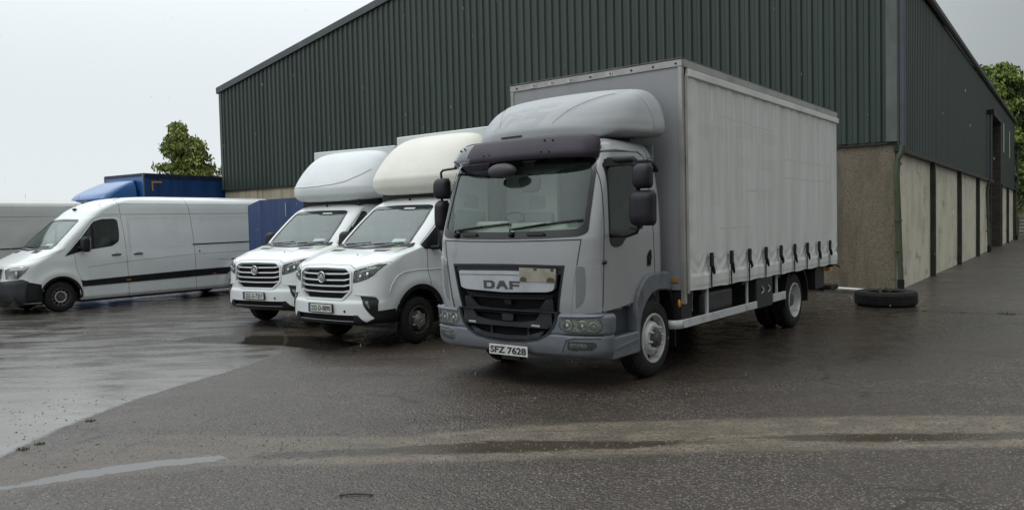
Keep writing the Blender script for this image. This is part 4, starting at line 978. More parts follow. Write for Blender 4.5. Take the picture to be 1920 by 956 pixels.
    MB().prism([(-1.32, 1.60), (-1.36, 1.78), (-1.12, 1.78), (-1.08, 1.55)], 'x', -.78, -.28).obj('instrument_hood', dashm, db, bevel=.04)
    MB().prism([(-1.34, 1.60), (-1.36, 1.755), (-1.10, 1.755), (-1.04, 1.55)], 'x', -.25, .52).obj('centre_console', dashm, db, bevel=.035)
    steering(T, -.52, -1.08, 1.75, .225, .95)
    seat(T, -.52, -.52, 1.22, .5, .66, pm('seat cover paled as reflection', (.50, .55, .55), .85)); seat(T, .50, -.52, 1.22, .5, .66, pm('seat cover darkened beside reflection', (.09, .10, .105), .85))
    MB().box(.30, .75, -.50, -.40, 2.0, 2.45).obj('seat_back_locker', pm('slate locker', (.13, .145, .15), .8), T)
    MB().prism([(-.38, 1.5), (-.38, 2.45), (-.45, 2.45), (-.45, 1.5)], 'x', -1.0, -.22).obj('rear_curtain', pm('cab curtain paled as reflection', (.80, .86, .82), .8), T)
    # mirrors behind the glass: class V mirror hanging outside plus recorder
    MB().prism([(-.24, 2.27), (-.10, 2.27), (-.02, 2.235), (-.05, 2.16), (-.14, 2.125), (-.26, 2.125), (-.33, 2.16), (-.31, 2.22)], 'y', -1.86, -1.80).obj('front_mirror', pm('dark mirror shell', (.03, .03, .033), .45), T, bevel=.015) if False else None
    fm = MB().ball((-.10, -1.67, 2.32), .165, 1.22, .42, .50).obj('front_mirror', pm('grey mirror shell', (.035, .033, .038), .5), T, smooth=60)
    MB().tube([(-.09, -1.66, 2.38), (-.06, -1.60, 2.45)], .018, 8).obj('mirror_arm', blackpl, fm)
    tb = MB().prism([(a+.18, b+.098) for a, b in [(-.17, 2.06), (-.135, 1.985), (-.02, 1.98), (.055, 1.985), (.095, 2.02), (.105, 2.13), (.08, 2.155), (-.15, 2.155), (-.185, 2.13)]], 'y', -1.51, -1.47).obj('dash_camera_mirror', blackpl, T, bevel=.012)
    MB().prism([(.10, 2.24), (.19, 2.24), (.23, 2.42), (.05, 2.42)], 'y', -1.50, -1.46).obj('mirror_stalk', blackpl, tb, bevel=.01)
    cab.drape(MB(), [(-.89, 2.37), (-.6, 2.315), (-.2, 2.285), (.2, 2.28), (.6, 2.31), (.89, 2.37), (.87, 2.39), (-.87, 2.39)], 'F', -.016, .003, .06).obj('dark_top_band', pm('dark top band', (.028, .034, .036), .5), ws, smooth=60)  # dark strip across the top of the glass, curved lower edge
    # wipers
    for pv, tip, kk in (((-.70, 1.625), (.03, 1.74), -.74), ((.10, 1.625), (.90, 1.765), .08)):
        wp = MB(); h0, n0 = cab.hit(pv, 'F'); pts = []
        for t in (0, .25, .5, .75, 1): h, n = cab.hit((pv[0]+(tip[0]-pv[0])*t*.55, pv[1]+.045+(tip[1]-pv[1]-.045)*t*.55), 'F'); pts.append(h+n*.045)
        wp.tube([h0+n0*.0, h0+n0*.03]+pts, .010, 6); o = wp.obj('wiper', blackpl, T)
        bl_ = MB(); pts = []
        for t in np.linspace(.0, 1, 9): h, n = cab.hit((pv[0]+.02+(tip[0]-pv[0])*t, pv[1]+.055+(tip[1]-pv[1]-.055)*t), 'F'); pts.append(h+n*.016)
        bl_.tube(pts, .010, 6, flat=1.6); bl_.obj('wiper_blade', blackpl, o)
        MB().ball(tuple(h0+n0*.02), .03).obj('wiper_pivot', blackpl, o)
    for (a, b) in ((-.50, 1.625), (.40, 1.625)): cab.drape(MB(), rpoly([(a-.10, b-.012), (a+.13, b-.012), (a+.11, b+.02), (a-.08, b+.018)], .01), 'F', .03, .03, .03).obj('cowl_grip', blackpl, T, smooth=40)
    # ---------- sun visor
    K = 40; v = []; 
    for j, (z, yo, hw) in enumerate(((2.405, -1.675, .955), (2.475, -1.665, .965), (2.56, -1.62, .955), (2.635, -1.575, .915), (2.662, -1.545, .87))):
        for k in range(K+1):
            t = -1+2*k/K; x = hw*math.sin(t*math.pi/2)**1 if False else hw*t
            z2 = z+(.0 if j > 1 else .015*(1-t*t))-.010*abs(t)**3*(j > 2)
            v.append((x, yo+.27*(1-(1-abs(t)**3.2)**(1/2.6)) if abs(t) < 1 else yo+.27, z2))
    f = [(j*(K+1)+k, j*(K+1)+k+1, (j+1)*(K+1)+k+1, (j+1)*(K+1)+k) for j in range(4) for k in range(K)]
    me = mesh_of('sun_visor', v, f, [pm('dark purple grey acrylic', (.038, .030, .043), .48, c2=(.047, .039, .052), sc=3, spec=.22), smoked], True)
    me.polygons.foreach_set('material_index', [1 if sum(v[i][0] for i in q)/4 < -.60+.04*math.sin(sum(v[i][2] for i in q)*6) else 0 for q in f])
    vs = link('sun_visor', me, T); so = vs.modifiers.new('thickness', 'SOLIDIFY'); so.thickness = .008; so.offset = 1
    bt_ = MB()
    def vpt(x, z):
        t = min(.97, abs(x)/.955); yo = crv([(2.405, -1.675), (2.475, -1.665), (2.56, -1.62), (2.635, -1.575), (2.662, -1.545)], z); return (x, yo+.27*(1-(1-t**3.2)**(1/2.6))-.012, z)
    for x, z in ((-.80, 2.595), (-.73, 2.61), (-.885, 2.47), (-.84, 2.47), (-.36, 2.50), (-.28, 2.503), (.42, 2.615), (.52, 2.61), (.42, 2.49), (.52, 2.485)): bt_.ball(vpt(x, z), .012, 1, .8, 1, 8)
    bt_.obj('visor_bolts', blackpl, vs, smooth=60)['kind'] = 'stuff'
    for x in (.30, .74): MB().box(x-.05, x+.05, -1.60, -1.44, 2.43, 2.455).obj('visor_bracket', blackpl, vs, bevel=.01)
    # roof corner lamp
    h, n = cab.hit((-1.33, 2.555), 'R'); rl = MB().ball(tuple(h+n*.015), .045, .6, 1, .7); rl.obj('marker_lamp', blackgloss, T, smooth=60)
    # ---------- roof deflector
    dprof = [(2.69, -1.36), (2.72, -1.43), (2.80, -1.43), (2.92, -1.33), (3.02, -1.18), (3.12, -.98), (3.20, -.76), (3.245, -.58), (3.27, -.45), (3.28, -.38)]
    def dmod(V, x, z):
        # side facets lie a little below the middle panel; the rear band stands slightly proud
        y = V[:, 1]; sx = np.interp(y, [-1.36, -1.24, -1.05, -.86, -.70], [.36, .44, .55, .66, .76]); k = np.clip((abs(x)-sx)/.05, 0, 1)
        z = z-.012*k*np.clip((z-2.85)/.12, 0, 1)*np.clip((-.46-y)/.05, 0, 1)
        x = x-np.sign(x)*.010*np.clip((-.46-y)/.03, 0, 1)*np.clip((z-2.74)/.05, 0, 1)
        return np.stack([x, y, z], 1)
    de = Stack(dprof, dict(hw=[(2.69, 1.10), (2.72, 1.15), (2.78, 1.165), (2.96, 1.13), (3.08, 1.08), (3.17, 1.01), (3.22, .93), (3.255, .82), (3.272, .6), (3.28, .2)], yr=[(2.69, -.27), (3.0, -.24), (3.275, -.26)], D=[(2.69, .62), (2.9, .66), (3.1, .50), (3.275, .3)], n=[(2.69, 2.4), (3.0, 2.4), (3.275, 2.4)]), NF=50, NS=40, dz=.016, rr=.05,
               mod=lambda V: dmod(V, V[:, 0]*(.70+.30*np.clip((V[:, 1]+1.38)/1.05, 0, 1)**.9), V[:, 2]-.075*np.clip((-.95-V[:, 1])/.25, 0, 1)*np.clip((3.0-V[:, 2])/.28, 0, 1)))
    dm = pm('pale grey deflector paint', (.33, .34, .355), .5, c2=(.30, .31, .32), sc=1.5, lo=.4, hi=.7, c3=(.25, .25, .255), sc3=4, lo3=.6, hi3=.85, st3=(1, 1, .4))
    do = de.body('roof_deflector', dm, T, [], ang=60)
    for sg in (1, -1):
        q = MB(); de.line(q, [(sg*.36, -1.36), (sg*.44, -1.24), (sg*.55, -1.05), (sg*.66, -.86), (sg*.76, -.70)], 'T', .004, -.0015); q.obj('moulding_seam', pm('seam grey', (.10, .105, .115), .6), do)
        q = MB(); de.line(q, [(-.48, 2.72), (-.47, 2.90), (-.50, 3.05), (-.55, 3.17)], 'R' if sg > 0 else 'L', .006, -.003); q.obj('moulding_seam', pm('soft seam grey', (.20, .21, .225), .5), do)
    gh = MB(); gm = pm('faded lettering on deflector', (.285, .295, .31), .52)
    def gpoly(polys, x0, w, z0, h, skew=.10):
        for po in polys: de.drape(gh, [(x0+a*w+skew*b, z0+b*h) for a, b in po], 'F', .0012, 0, .03)
    gpoly([[(0, .8), (0, 1), (1, 1), (1, .8), (.65, .8), (.65, 0), (.35, 0), (.35, .8)]], -.56, .22, 2.80, .23)
    gpoly([[(0, 0), (0, 1), (.9, 1), (.9, .8), (.3, .8), (.3, .6), (.75, .6), (.75, .4), (.3, .4), (.3, 0)]], -.33, .20, 2.81, .25)
    gpoly([[(0, 0), (0, .2), (.65, .2), (.65, .4), (0, .4), (0, 1), (1, 1), (1, .8), (.35, .8), (.35, .6), (1, .6), (1, 0)]], -.10, .30, 2.80, .28)
    gh.obj('faded_letters', gm, do, smooth=True)
    de.drape(MB(), [(-.30, 2.70), (.0, 2.70), (.0, 2.715), (-.30, 2.715)], 'F', .012, .02, .05).obj('deflector_clip', chassism, do)
    MB().box(-.75, .75, -1.05, -.35, 2.64, 2.70).obj('deflector_gap_shade', chassism, T)  # dark block added for the shaded gap under the deflector
    # ---------- door mirrors and arms
    for sg in (1, -1):
        L = sg < 0; dx = 0
        cx = 1.475 if sg > 0 else -1.225
        yy = -1.40
        mr_ = link('mirror_assembly', None, T, (0, 0, 0)); mr_.empty_display_size = .2
        wU, wLo = (.098, .130) if sg > 0 else (.105, .075)
        def shell(nm, z0, z1, hw, dep):
            m = Stack([(z0, yy-dep*.5), (z0+.03, yy-dep*.85), (z0+.10, yy-dep), (z1-.08, yy-dep*.95), (z1-.02, yy-dep*.7), (z1, yy-dep*.4)],
                      dict(hw=[(z0, hw*.75), (z0+.04, hw*.98), (z1-.05, hw), (z1, hw*.75)], yr=[(z0, yy+.03), (z1, yy+.03)], D=[(z0, dep*.7), (z1, dep*.7)], n=[(z0, 3.2), (z1, 3.2)]), NF=14, NS=3, dz=.02, rr=.02)
            m.V[:, 0] += cx; o = m.body(nm, pm('black textured mirror shell', (.013, .012, .017), .5, spec=.3, c2=(.020, .019, .025), sc=4), mr_, ang=60)
            MB().box(cx-hw*.88, cx+hw*.88, yy+.028, yy+.034, z0+.03, z1-.03).obj('mirror_glass', chrome, o)
        shell('mirror_housing', 2.065, 2.31, wU, .10); shell('mirror_housing', 1.695, 2.045, wLo, .12)
        ar = MB()
        if sg > 0:
            ar.tube([(1.03, -1.33, 2.375), (1.20, -1.40, 2.365), (1.36, -1.40, 2.36), (cx-.07, yy+.01, 2.33), (cx-.07, yy+.01, 1.68), (1.38, -1.40, 1.635), (1.27, -1.40, 1.60), (1.07, -1.38, 1.60)], [.032, .034, .034, .026, .020, .026, .024, .022], 10)
            ar.box(1.02, 1.24, -1.40, -1.28, 2.31, 2.385)
        else:
            ar.tube([(-.90, -1.52, 2.405), (-1.10, -1.44, 2.408), (-1.20, -1.42, 2.405), (-1.245, -1.41, 2.38), (-1.25, yy, 2.33), (-1.25, yy, 1.70), (-1.20, yy+.02, 1.62), (-1.05, -1.40, 1.60)], [.014, .014, .014, .014, .014, .018, .022, .022], 10)
        ar.obj('mirror_arm', blackpl, mr_, smooth=60)
    k = MB().prism([(-1.42, 2.35), (-1.26, 2.335), (-1.15, 2.25), (-1.19, 2.225), (-1.27, 2.29), (-1.42, 2.31)], 'x', 1.43, 1.53).obj('kerb_mirror', blackpl, T, bevel=.012)
    # ---------- load box
    BX, BY0, BY1, BZ0, BZ1 = 1.245, 0.0, 6.25, .93, 3.60
    MB().box(-BX+.02, BX-.05, BY0, BY0+.05, BZ0, BZ1-.10).obj('front_wall', boxgrey, T)
    fr_ = MB().box(-BX, BX, BY0-.015, BY0+.06, BZ1-.10, BZ1-.018).obj('front_top_rail', alu, T, bevel=.006)
    for i in range(9):
        x = -1.15+i*2.3/8; MB().box(x-.045, x+.045, BY0-.022, BY0-.014, BZ1-.088, BZ1-.045).obj('bracket', pm('bright bracket', (.42, .41, .39), .4), fr_) if i in (1, 2, 3, 5) else None
        MB().ball((x+.02, BY0-.022, BZ1-.062), .012, 1, .6, 1, 8).obj('bolt', blackpl, fr_)
    MB().box(-BX-.004, BX+.004, BY0-.02, BY1+.01, BZ1-.018, BZ1).obj('box_roof', pm('dark roof edge', (.04, .04, .038), .5, c2=(.10, .10, .095), sc=6), T, bevel=.004)
    for sg in (1, -1):
        a, b = sorted((sg*(BX-.055), sg*(BX-.003))); MB().box(a, b, BY0-.012, BY0+.05, BZ0-.16, BZ1-.10).obj('corner_post', alu, T, bevel=.006)
        a, b = sorted((sg*(BX-.03), sg*(BX+.012))); MB().box(a, b, BY0+.02, BY1, BZ1-.105, BZ1-.02).obj('side_top_rail', alu, T, bevel=.004)
        x0, x1 = sorted((sg*(BX-.02), sg*(BX+.035))); MB().prism([(x0, BZ1-.215), (x1, BZ1-.205), (x1, BZ1-.12), (x0, BZ1-.106)], 'y', BY0+.10, BY1+.02).obj('curtain_pelmet', pm('off white pelmet', (.68, .67, .64), .45, c2=(.52, .51, .48), sc=4, lo=.4, hi=.8, stretch=(1, .4, 1)), T, bevel=.008)
        a, b = sorted((sg*(BX-.06), sg*(BX-.004))); MB().box(a, b, BY1-.06, BY1, BZ0-.05, BZ1-.1).obj('rear_post', chassism, T)
        # curtain
        ys = np.linspace(BY0+.05, BY1-.06, 190); zs = np.concatenate([np.linspace(BZ0-.02, 1.12, 12), np.linspace(1.14, 1.5, 16), np.linspace(1.53, BZ1-.18, 70)])
        v = []
        for z in zs:
            for y in ys:
                ph = (y-.67)/.625*2*math.pi; near = math.cos(ph)
                up = max(0, min(1, (z-1.1)/2.2))
                d = .010*math.sin(y*7.1+.6*math.sin(z*1.3))*(1-up*.6)*min(1, max(0, z-1.0)*2) + .006*math.sin(y*17+z*1.1)
                d += -.018*max(0, near)**3*math.exp(-((z-1.25)/.22)**2)              # pulled in at the buckles
                d += .010*math.sin((z+abs(((y-.67+.3125) % .625)-.3125)*.9)*34)*math.exp(-((z-1.2)/.10)**2)*.7
                if z < 1.10: d = .014-.010*max(0, near)**8+.004*math.sin(y*23)
                if z < .96: d -= .006
                zz = z+(.006*math.sin(y*9) if z == zs[0] else 0)
                e = min(1, (y-ys[0])/.25); d = d*e+(1-e)*(.006+.006*math.sin(z*19))
                v.append((sg*(BX+.004+d), y, zz))
        n_ = len(ys); f = [(j*n_+i, j*n_+i+1, (j+1)*n_+i+1, (j+1)*n_+i) for j in range(len(zs)-1) for i in range(n_-1)]
        cm = pm('weathered white curtain fabric', (.66, .66, .645), .55, c2=(.58, .58, .56), sc=1.7, lo=.38, hi=.62, stretch=(1, 2.2, .22), c3=(.44, .435, .40), sc3=2.2, lo3=.58, hi3=.82, st3=(1, 4.5, .35), bump=.12, bs=200)
        MB().tube([(sg*(BX+.006), BY0+.066, BZ0-.04), (sg*(BX+.006), BY0+.066, BZ1-.2)], .018, 8).obj('curtain_pole', alu, T, smooth=60)
        gmat = pm('faded lettering on curtain', (.625, .625, .605), .58, c2=(.545, .545, .52), sc=1.7, lo=.38, hi=.62, stretch=(1, 2.2, .22), c3=(.44, .435, .40), sc3=2.2, lo3=.58, hi3=.82, st3=(1, 4.5, .35), bump=.12, bs=200)
        dmat = pm('curtain dirt line', (.56, .56, .535), .7)
        me = mesh_of('side_curtain', v, f, [cm, gmat, dmat], True)
        if sg > 0:
            C = np.array([(v[q[0]][1]+v[q[2]][1], v[q[0]][2]+v[q[2]][2]) for q in f])/2; idx = np.zeros(len(f), np.int32)
            def gl(polys, y0, w, z0, h):
                for po in polys: idx[pip([(y0+a*w, z0+b*h) for a, b in po], C)] = 1
            Z0, HH = 2.0, .95
            gl([[(.38, 0), (.66, 0), (.66, .84), (.38, .84)], [(0, .84), (1, .84), (1, 1), (0, 1)]], .42, .85, Z0-.1, HH+.05)
            gl([[(0, 0), (.26, 0), (.26, 1), (0, 1)], [(.26, .82), (.95, .82), (.95, 1), (.26, 1)], [(.26, .42), (.8, .42), (.8, .60), (.26, .60)]], 1.45, .75, Z0, HH)
            gl([[(0, 0), (1, 0), (1, .18), (0, .18)], [(.72, .18), (1, .18), (1, .6), (.72, .6)], [(0, .42), (.72, .42), (.72, .6), (0, .6)], [(0, .6), (.28, .6), (.28, 1), (0, 1)], [(.28, .82), (1, .82), (1, 1), (.28, 1)]], 2.35, .75, Z0, HH)
            for (y0, y1, z) in ((.95, 2.0, 3.02), (1.9, 3.0, 2.99), (1.0, 2.0, 1.62), (3.5, 5.9, 2.62), (3.4, 5.8, 2.35), (1.9, 2.9, 2.12)): idx[pip([(y0, z-.014), (y1, z-.014), (y1, z+.014), (y0, z+.014)], C)] = 2
            rr = random.Random(6)
            for k in range(34):
                y = .6+k*.165+rr.uniform(-.04, .04); z1 = BZ1-.16; z0 = z1-rr.uniform(.15, .9); idx[pip([(y-.016, z0), (y+.016, z0), (y+.016, z1), (y-.016, z1)], C)] = 2
            me.polygons.foreach_set('material_index', idx)
        cu = link('side_curtain', me, T)
        # buckles and straps
        for k in range(9):
            y = .67+k*.625; xx = sg*(BX+.030)
            bk = MB().box(min(xx-.012*sg, xx+.022*sg), max(xx-.012*sg, xx+.022*sg), y-.036, y+.036, 1.16, 1.34).obj('strap_buckle', blackpl, T, bevel=.010)
            rr = random.Random(k+50*sg); tl = MB().tube([(xx+.012*sg, y+.01, 1.18), (xx+.02*sg, y+.02+rr.uniform(-.01, .03), 1.10), (xx+.016*sg, y+.045+rr.uniform(-.02, .03), 1.075+rr.uniform(-.04, .02))], [.020, .022, .012], 6, flat=.5); tl.obj('strap_tail', blackpl, bk)
            MB().box(min(xx-.004*sg, xx+.004*sg), max(xx-.004*sg, xx+.004*sg), y-.014, y+.014, BZ0-.03, 1.17).obj('strap', blackpl, bk)
            if k < 9: MB().tube([(xx, y-.13, 1.285), (xx, y, 1.29), (xx, y+.11, 1.28)], .0035, 5).obj('pocket_edge', pm('dark stitching', (.09, .09, .085), .8), bk)
        # side guards
        a, b = sorted((sg*1.195, sg*1.225))
        g = MB().box(a, b, .02, 2.33, .488, .588).obj('side_guard', guard, T, bevel=.008)
        MB().tube([(sg*1.21, .04, .538), (sg*1.20, -.06, .538), (sg*1.15, -.12, .538), (sg*1.05, -.145, .538)], .050, 8, flat=.35).obj('guard_end', guard, g, smooth=50) if False else None
        pts = [(sg*1.21, .02), (sg*1.205, -.05), (sg*1.18, -.105), (sg*1.13, -.135), (sg*1.03, -.145)]; vv = []
        for (x, y) in pts: vv += [(x, y, .488), (x, y, .588)]
        e = MB().add(vv, [(2*i, 2*i+1, 2*i+3, 2*i+2) for i in range(4)]).obj('guard_end', guard, g, smooth=50); sm = e.modifiers.new('thickness', 'SOLIDIFY'); sm.thickness = .02
        for y, w_ in ((.68, .028), (2.00, .016), (3.17, .022)): MB().box(a-.005, b-.01, y-w_, y+w_, .585, BZ0).obj('guard_post', guard, g)
        MB().box(a, b, 3.0, 3.53, .512, .632).obj('side_guard', guard, T, bevel=.008)
        # underslung kit
        a, b = sorted((sg*.80, sg*1.215)); bb = MB().box(a, b, 2.335, 2.985, .47, .915).obj('battery_box', pm('black locker plastic', (.018, .018, .019), .5), T, bevel=.02)
        for y in (2.52, 2.78): MB().tube([(sg*1.217, y, .78), (sg*1.235, y+.03, .75), (sg*1.235, y+.03, .71), (sg*1.217, y, .68)], .010, 6).obj('locker_catch', silver, bb)
        a, b = sorted((sg*.62, sg*1.12)); MB().box(a, b, .75, 1.75, .42, .86).obj('fuel_tank', pm('black tank', (.016, .016, .017), .35, c2=(.03, .03, .03), sc=3), T, bevel=.07)
        MB().tube([(sg*1.16, .08, .88), (sg*1.16, .35, .88), (sg*1.10, .48, .64), (sg*1.10, .22, .66)], .012, 6).obj('stay', silver, T)
        MB().ball((sg*1.17, -.01, .775), .045, .4, .7, 1.1).obj('side_marker', amberm, T, smooth=60)
        MB().box(*sorted((sg*.98, sg*1.17)), -.02, -.006, .985, 1.04).obj('front_reflector', reflectorm, T) if False else None
        MB().box(*sorted((sg*1.02, sg*1.16)), BY0-.012, BY0-.001, 1.02, 1.065).obj('front_reflector', reflectorm, T)
        MB().box(*sorted((sg*1.15, sg*1.24)), 5.78, 5.96, .80, .86).obj('rear_side_lamp', reflectorm, T)
    for x in (-.42, .42): MB().box(x-.04, x+.04, -1.5, 6.2, .60, .86).obj('chassis_rail', chassism, T)
    for y in (.6, 1.9, 3.3, 5.2, 6.1): MB().box(-1.2, 1.2, y-.05, y+.05, .85, .93).obj('cross_bearer', chassism, T)
    MB().box(-BX+.02, BX-.02, BY0+.02, BY1, .905, .935).obj('load_floor', chassism, T)
    MB().box(-1.18, 1.18, .02, .30, .50, .90).obj('front_chassis_pack', chassism, T)
    MB().box(-.6, .6, 4.0, 4.32, .34, .56).obj('rear_axle', chassism, T, bevel=.05)
    MB().box(-.7, .7, -.62, -.44, .34, .5).obj('front_axle', chassism, T, bevel=.03)
    MB().box(-1.1, 1.15, 5.25, 5.75, .52, .90).obj('tail_lift_box', chassism, T); MB().box(-1.15, 1.2, 6.2, 6.32, .42, .50).obj('rear_underrun_bar', chassism, T)
    MB().box(-1.15, 1.2, 6.0, 6.45, .44, .52).obj('tail_lift_plate', chassism, T)
    MB().box(-BX, BX, BY1-.03, BY1, BZ0, BZ1-.05).obj('rear_doors', boxgrey, T)
    MB().tube([(1.22, 5.9, .92), (1.27, 6.1, .88), (1.25, 6.35, .84)], .014, 6).obj('loose_strap', blackpl, T)
    return T
box_truck()

# ------------------------------------------------------------------ vans: a cab skin shared by both kinds
def lamp(st, T, poly, sg, recess=-.04, mat=None, view='F'):
    hl = st.drape(MB(), poly, view, recess, 0, .025).obj('headlight', mat or pm('van lamp silver', (.20, .21, .22), .22, .7, c2=(.05, .052, .055), sc=16, lo=.42, hi=.58), T, smooth=40)
    w_ = MB()
    for i in range(len(poly)):
        (a, b), (c, d) = poly[i], poly[(i+1) % len(poly)]; h1, n1 = st.hit((a, b), view); h2, n2 = st.hit((c, d), view); w_.add([h1+n1*.002, h2+n2*.002, h2+n2*(recess-.004), h1+n1*(recess-.004)], [(0, 1, 2, 3)])
    w_.obj('lamp_wall', blackpl, hl)
    st.drape(MB(), poly, view, .003, 0, .03).obj('lens', lensglass, hl, smooth=True)
    return hl

def luton_van(label, loc, yaw, podm, platetext, ridge):
    T = thing('luton_van', label, 'van', loc, yaw, 'white luton box vans parked side by side')
    # profile of the nose: z, y at the centre (front axle at y = 0)
    prof = [(.36, -.93), (.40, -.985), (.52, -1.0), (.66, -1.01), (.72, -.985), (.80, -.985), (1.10, -.965), (1.17, -.93), (1.22, -.86), (1.28, -.70), (1.34, -.52), (1.39, -.31), (1.43, -.14), (1.46, -.06), (1.60, .10), (1.80, .33), (2.00, .56), (2.09, .67), (2.16, .79), (2.22, .95), (2.27, 1.12), (2.30, 1.32)]
    tabs = dict(hw=[(.36, .92), (.45, .98), (.9, 1.0), (1.15, .99), (1.35, .975), (1.45, .965), (1.8, .915), (2.05, .855), (2.15, .81), (2.22, .72), (2.28, .5), (2.30, .1)],
                yr=[(.36, 1.62), (2.3, 1.62)], D=[(.36, .36), (.72, .42), (1.1, .46), (1.25, .40), (1.40, .30), (1.5, .27), (2.0, .24), (2.3, .3)], n=[(.36, 2.6), (.9, 2.5), (1.3, 2.7), (1.5, 2.5), (2.3, 2.5)])
    def mod(V):
        x, y, z = V[:, 0].copy(), V[:, 1].copy(), V[:, 2].copy(); ax = abs(x)
        # wheel arch flare: a raised band round the opening, and shoulder crease
        r = np.hypot(y-.02, z-.34); fl = np.exp(-((r-.60)/.10)**2)*(ax > .8)*.018
        x += np.sign(x)*fl
        # bonnet: two raised shoulders, sunken middle
        bz = np.exp(-((z-1.31)/.08)**2); z += .016*bz*np.exp(-((ax-.55)/.13)**2)
        # nose pinch above the grille
        return np.stack([x, y, z], 1)
    st = Stack(prof, tabs, NF=60, NS=50, dz=.018, mod=mod, rr=.04)
    WS = rpoly([(-.775, 1.475), (-.5, 1.455), (0, 1.445), (.5, 1.455), (.775, 1.475), (.745, 1.80), (.685, 2.06), (.60, 2.085), (0, 2.095), (-.60, 2.085), (-.685, 2.06), (-.745, 1.80)], .06)
    WSi = rpoly([(-.735, 1.505), (-.5, 1.485), (0, 1.475), (.5, 1.485), (.735, 1.505), (.712, 1.80), (.655, 2.03), (0, 2.04), (-.655, 2.03), (-.712, 1.80)], .05)
    SW = rpoly([(.16, 1.43), (.22, 1.40), (.98, 1.40), (1.05, 1.46), (1.03, 2.02), (.98, 2.07), (.90, 2.07), (.52, 1.74)], .05)
    GR = rpoly([(-.47, 1.185), (0, 1.195), (.47, 1.185), (.575, 1.12), (.585, .84), (.42, .70), (-.42, .70), (-.585, .84), (-.575, 1.12)], .03)
    GRi = rpoly([(-.45, 1.155), (0, 1.165), (.45, 1.155), (.545, 1.10), (.553, .85), (.405, .732), (-.405, .732), (-.553, .85), (-.545, 1.10)], .03)
    HLf = [(.615, 1.125), (.605, .965), (.70, .985), (.80, 1.02), (.875, 1.07), (.935, 1.16), (.962, 1.215), (.90, 1.215), (.80, 1.185)]
    LOW = rpoly([(-.62, .50), (.62, .50), (.74, .405), (-.74, .405)], .02)
    FOG = [(.715, .775), (.915, .755), (.945, .70), (.945, .60), (.93, .50), (.905, .47), (.87, .50), (.80, .60)]
    arch = circ(.02, .36, .47, 36)
    shr = lambda poly, d: [tuple(Vector(p)+(Vector((sum(a for a, b in poly)/len(poly), sum(b for a, b in poly)/len(poly)))-Vector(p)).normalized()*d) for p in poly]
    st.body('cab', white, T, [('F', shr(WS, .02)), ('S', shr(SW, .02)), ('F', shr(GR, .02)), ('F', shr(HLf, .012)), ('F', mir(shr(HLf, .012))), ('F', LOW), ('S', arch)], capb=False)
    ws = st.drape(MB(), shr(WS, .012), 'F', -.004, 0, .05).obj('windscreen', vanglass, T, smooth=True)
    st.drape(MB(), WS, 'F', .003, .012, .04, [WSi]).obj('windscreen_seal', blackgloss, ws, smooth=40)
    st.drape(MB(), rpoly([(-.42, 2.035), (.42, 2.035), (.16, 1.95), (-.16, 1.95)], .02), 'F', -.012, .004, .05).obj('sensor_shade', blackgloss, ws, smooth=40)
    st.drape(MB(), [(.40, 1.575), (.65, 1.565), (.63, 1.51), (.39, 1.515)], 'F', -.010, .002, .05).obj('permit_sticker', papery, ws)
    st.drape(MB(), [(.12, 2.045), (.36, 2.042), (.36, 2.02), (.12, 2.023)], 'F', .006, .003, .05).obj('pale_strip', pm('pale strip', (.5, .55, .55), .4), ws)
    for vw, sg in (('R', 1), ('L', -1)):
        g = st.drape(MB(), shr(SW, .015), vw, -.004, 0, .06).obj('side_window', sideglass, T, smooth=True)
        st.drape(MB(), SW, vw, .003, .015, .04, [shr(SW, .03)]).obj('window_seal', blackpl, g, smooth=40)
        st.drape(MB(), rpoly([(.11, 1.455), (.18, 1.40), (.44, 1.405), (.54, 1.80), (.50, 1.76)], .02), vw, .006, .015, .03).obj('mirror_base', blackpl, T, smooth=40)
        d = MB(); st.line(d, [(.22, 1.40), (.20, 1.10), (.24, .86)], vw, .0045, -.001); st.line(d, [(1.05, .45), (1.07, 1.3), (1.02, 2.08), (.95, 2.12), (.50, 1.79), (.12, 1.475)], vw, .0045, -.001); d.obj('door_seam', blackpl, T)
        st.drape(MB(), rpoly([(.72, 1.21), (.93, 1.22), (.93, 1.25), (.72, 1.24)], .01), vw, .012, .02, .03).obj('door_handle', blackpl, T, smooth=40)
        # arch trim and lower cladding
        ao = circ(.02, .36, .53, 30, -.15, math.pi+.15); ai = circ(.02, .36, .465, 30, -.15, math.pi+.15)
        st.drape(MB(), ao+ai[::-1], vw, .010, .03, .03).obj('arch_trim', blackpl, T, smooth=45)
        st.drape(MB(), [(-.84, .56), (-.50, .575), (-.44, .40), (-.47, .365), (-.80, .375)], vw, .006, .02, .03).obj('lower_cladding', blackpl, T, smooth=45)
        st.drape(MB(), [(.50, .48), (1.6, .48), (1.6, .37), (.50, .37)], vw, .006, .02, .05).obj('sill_cladding', blackpl, T, smooth=45)
        q = MB(); st.line(q, [(-.60, .80), (-.55, .92), (-.44, 1.03), (-.28, 1.085), (0, 1.10), (.20, 1.095), (.9, 1.08)], vw, .007, .003); q.obj('wing_crease', white, T, smooth=60)
        arch_liner(T, .02, .36, .475, *sorted((sg*.98, sg*.58)))
        wheel(T, sg*.985, 0.0, .350, .205, .205, 'vanhub', sg, 0.0)
        for dx in (0, .24): wheel(T, sg*(1.03-dx), 3.55, .350, .205, .205, 'vanhub', sg)
        # door mirror
        m = Stack([(1.34, .42), (1.37, .37), (1.45, .35), (1.60, .36), (1.66, .38), (1.69, .43)], dict(hw=[(1.34, .09), (1.40, .115), (1.62, .115), (1.69, .08)], yr=[(1.34, .50), (1.69, .50)], D=[(1.34, .10), (1.69, .10)], n=[(1.34, 3), (1.69, 3)]), NF=12, NS=3, dz=.02, rr=.02)
        m.V[:, 0] += sg*1.17; mo = m.body('door_mirror', blackpl, T, ang=60)
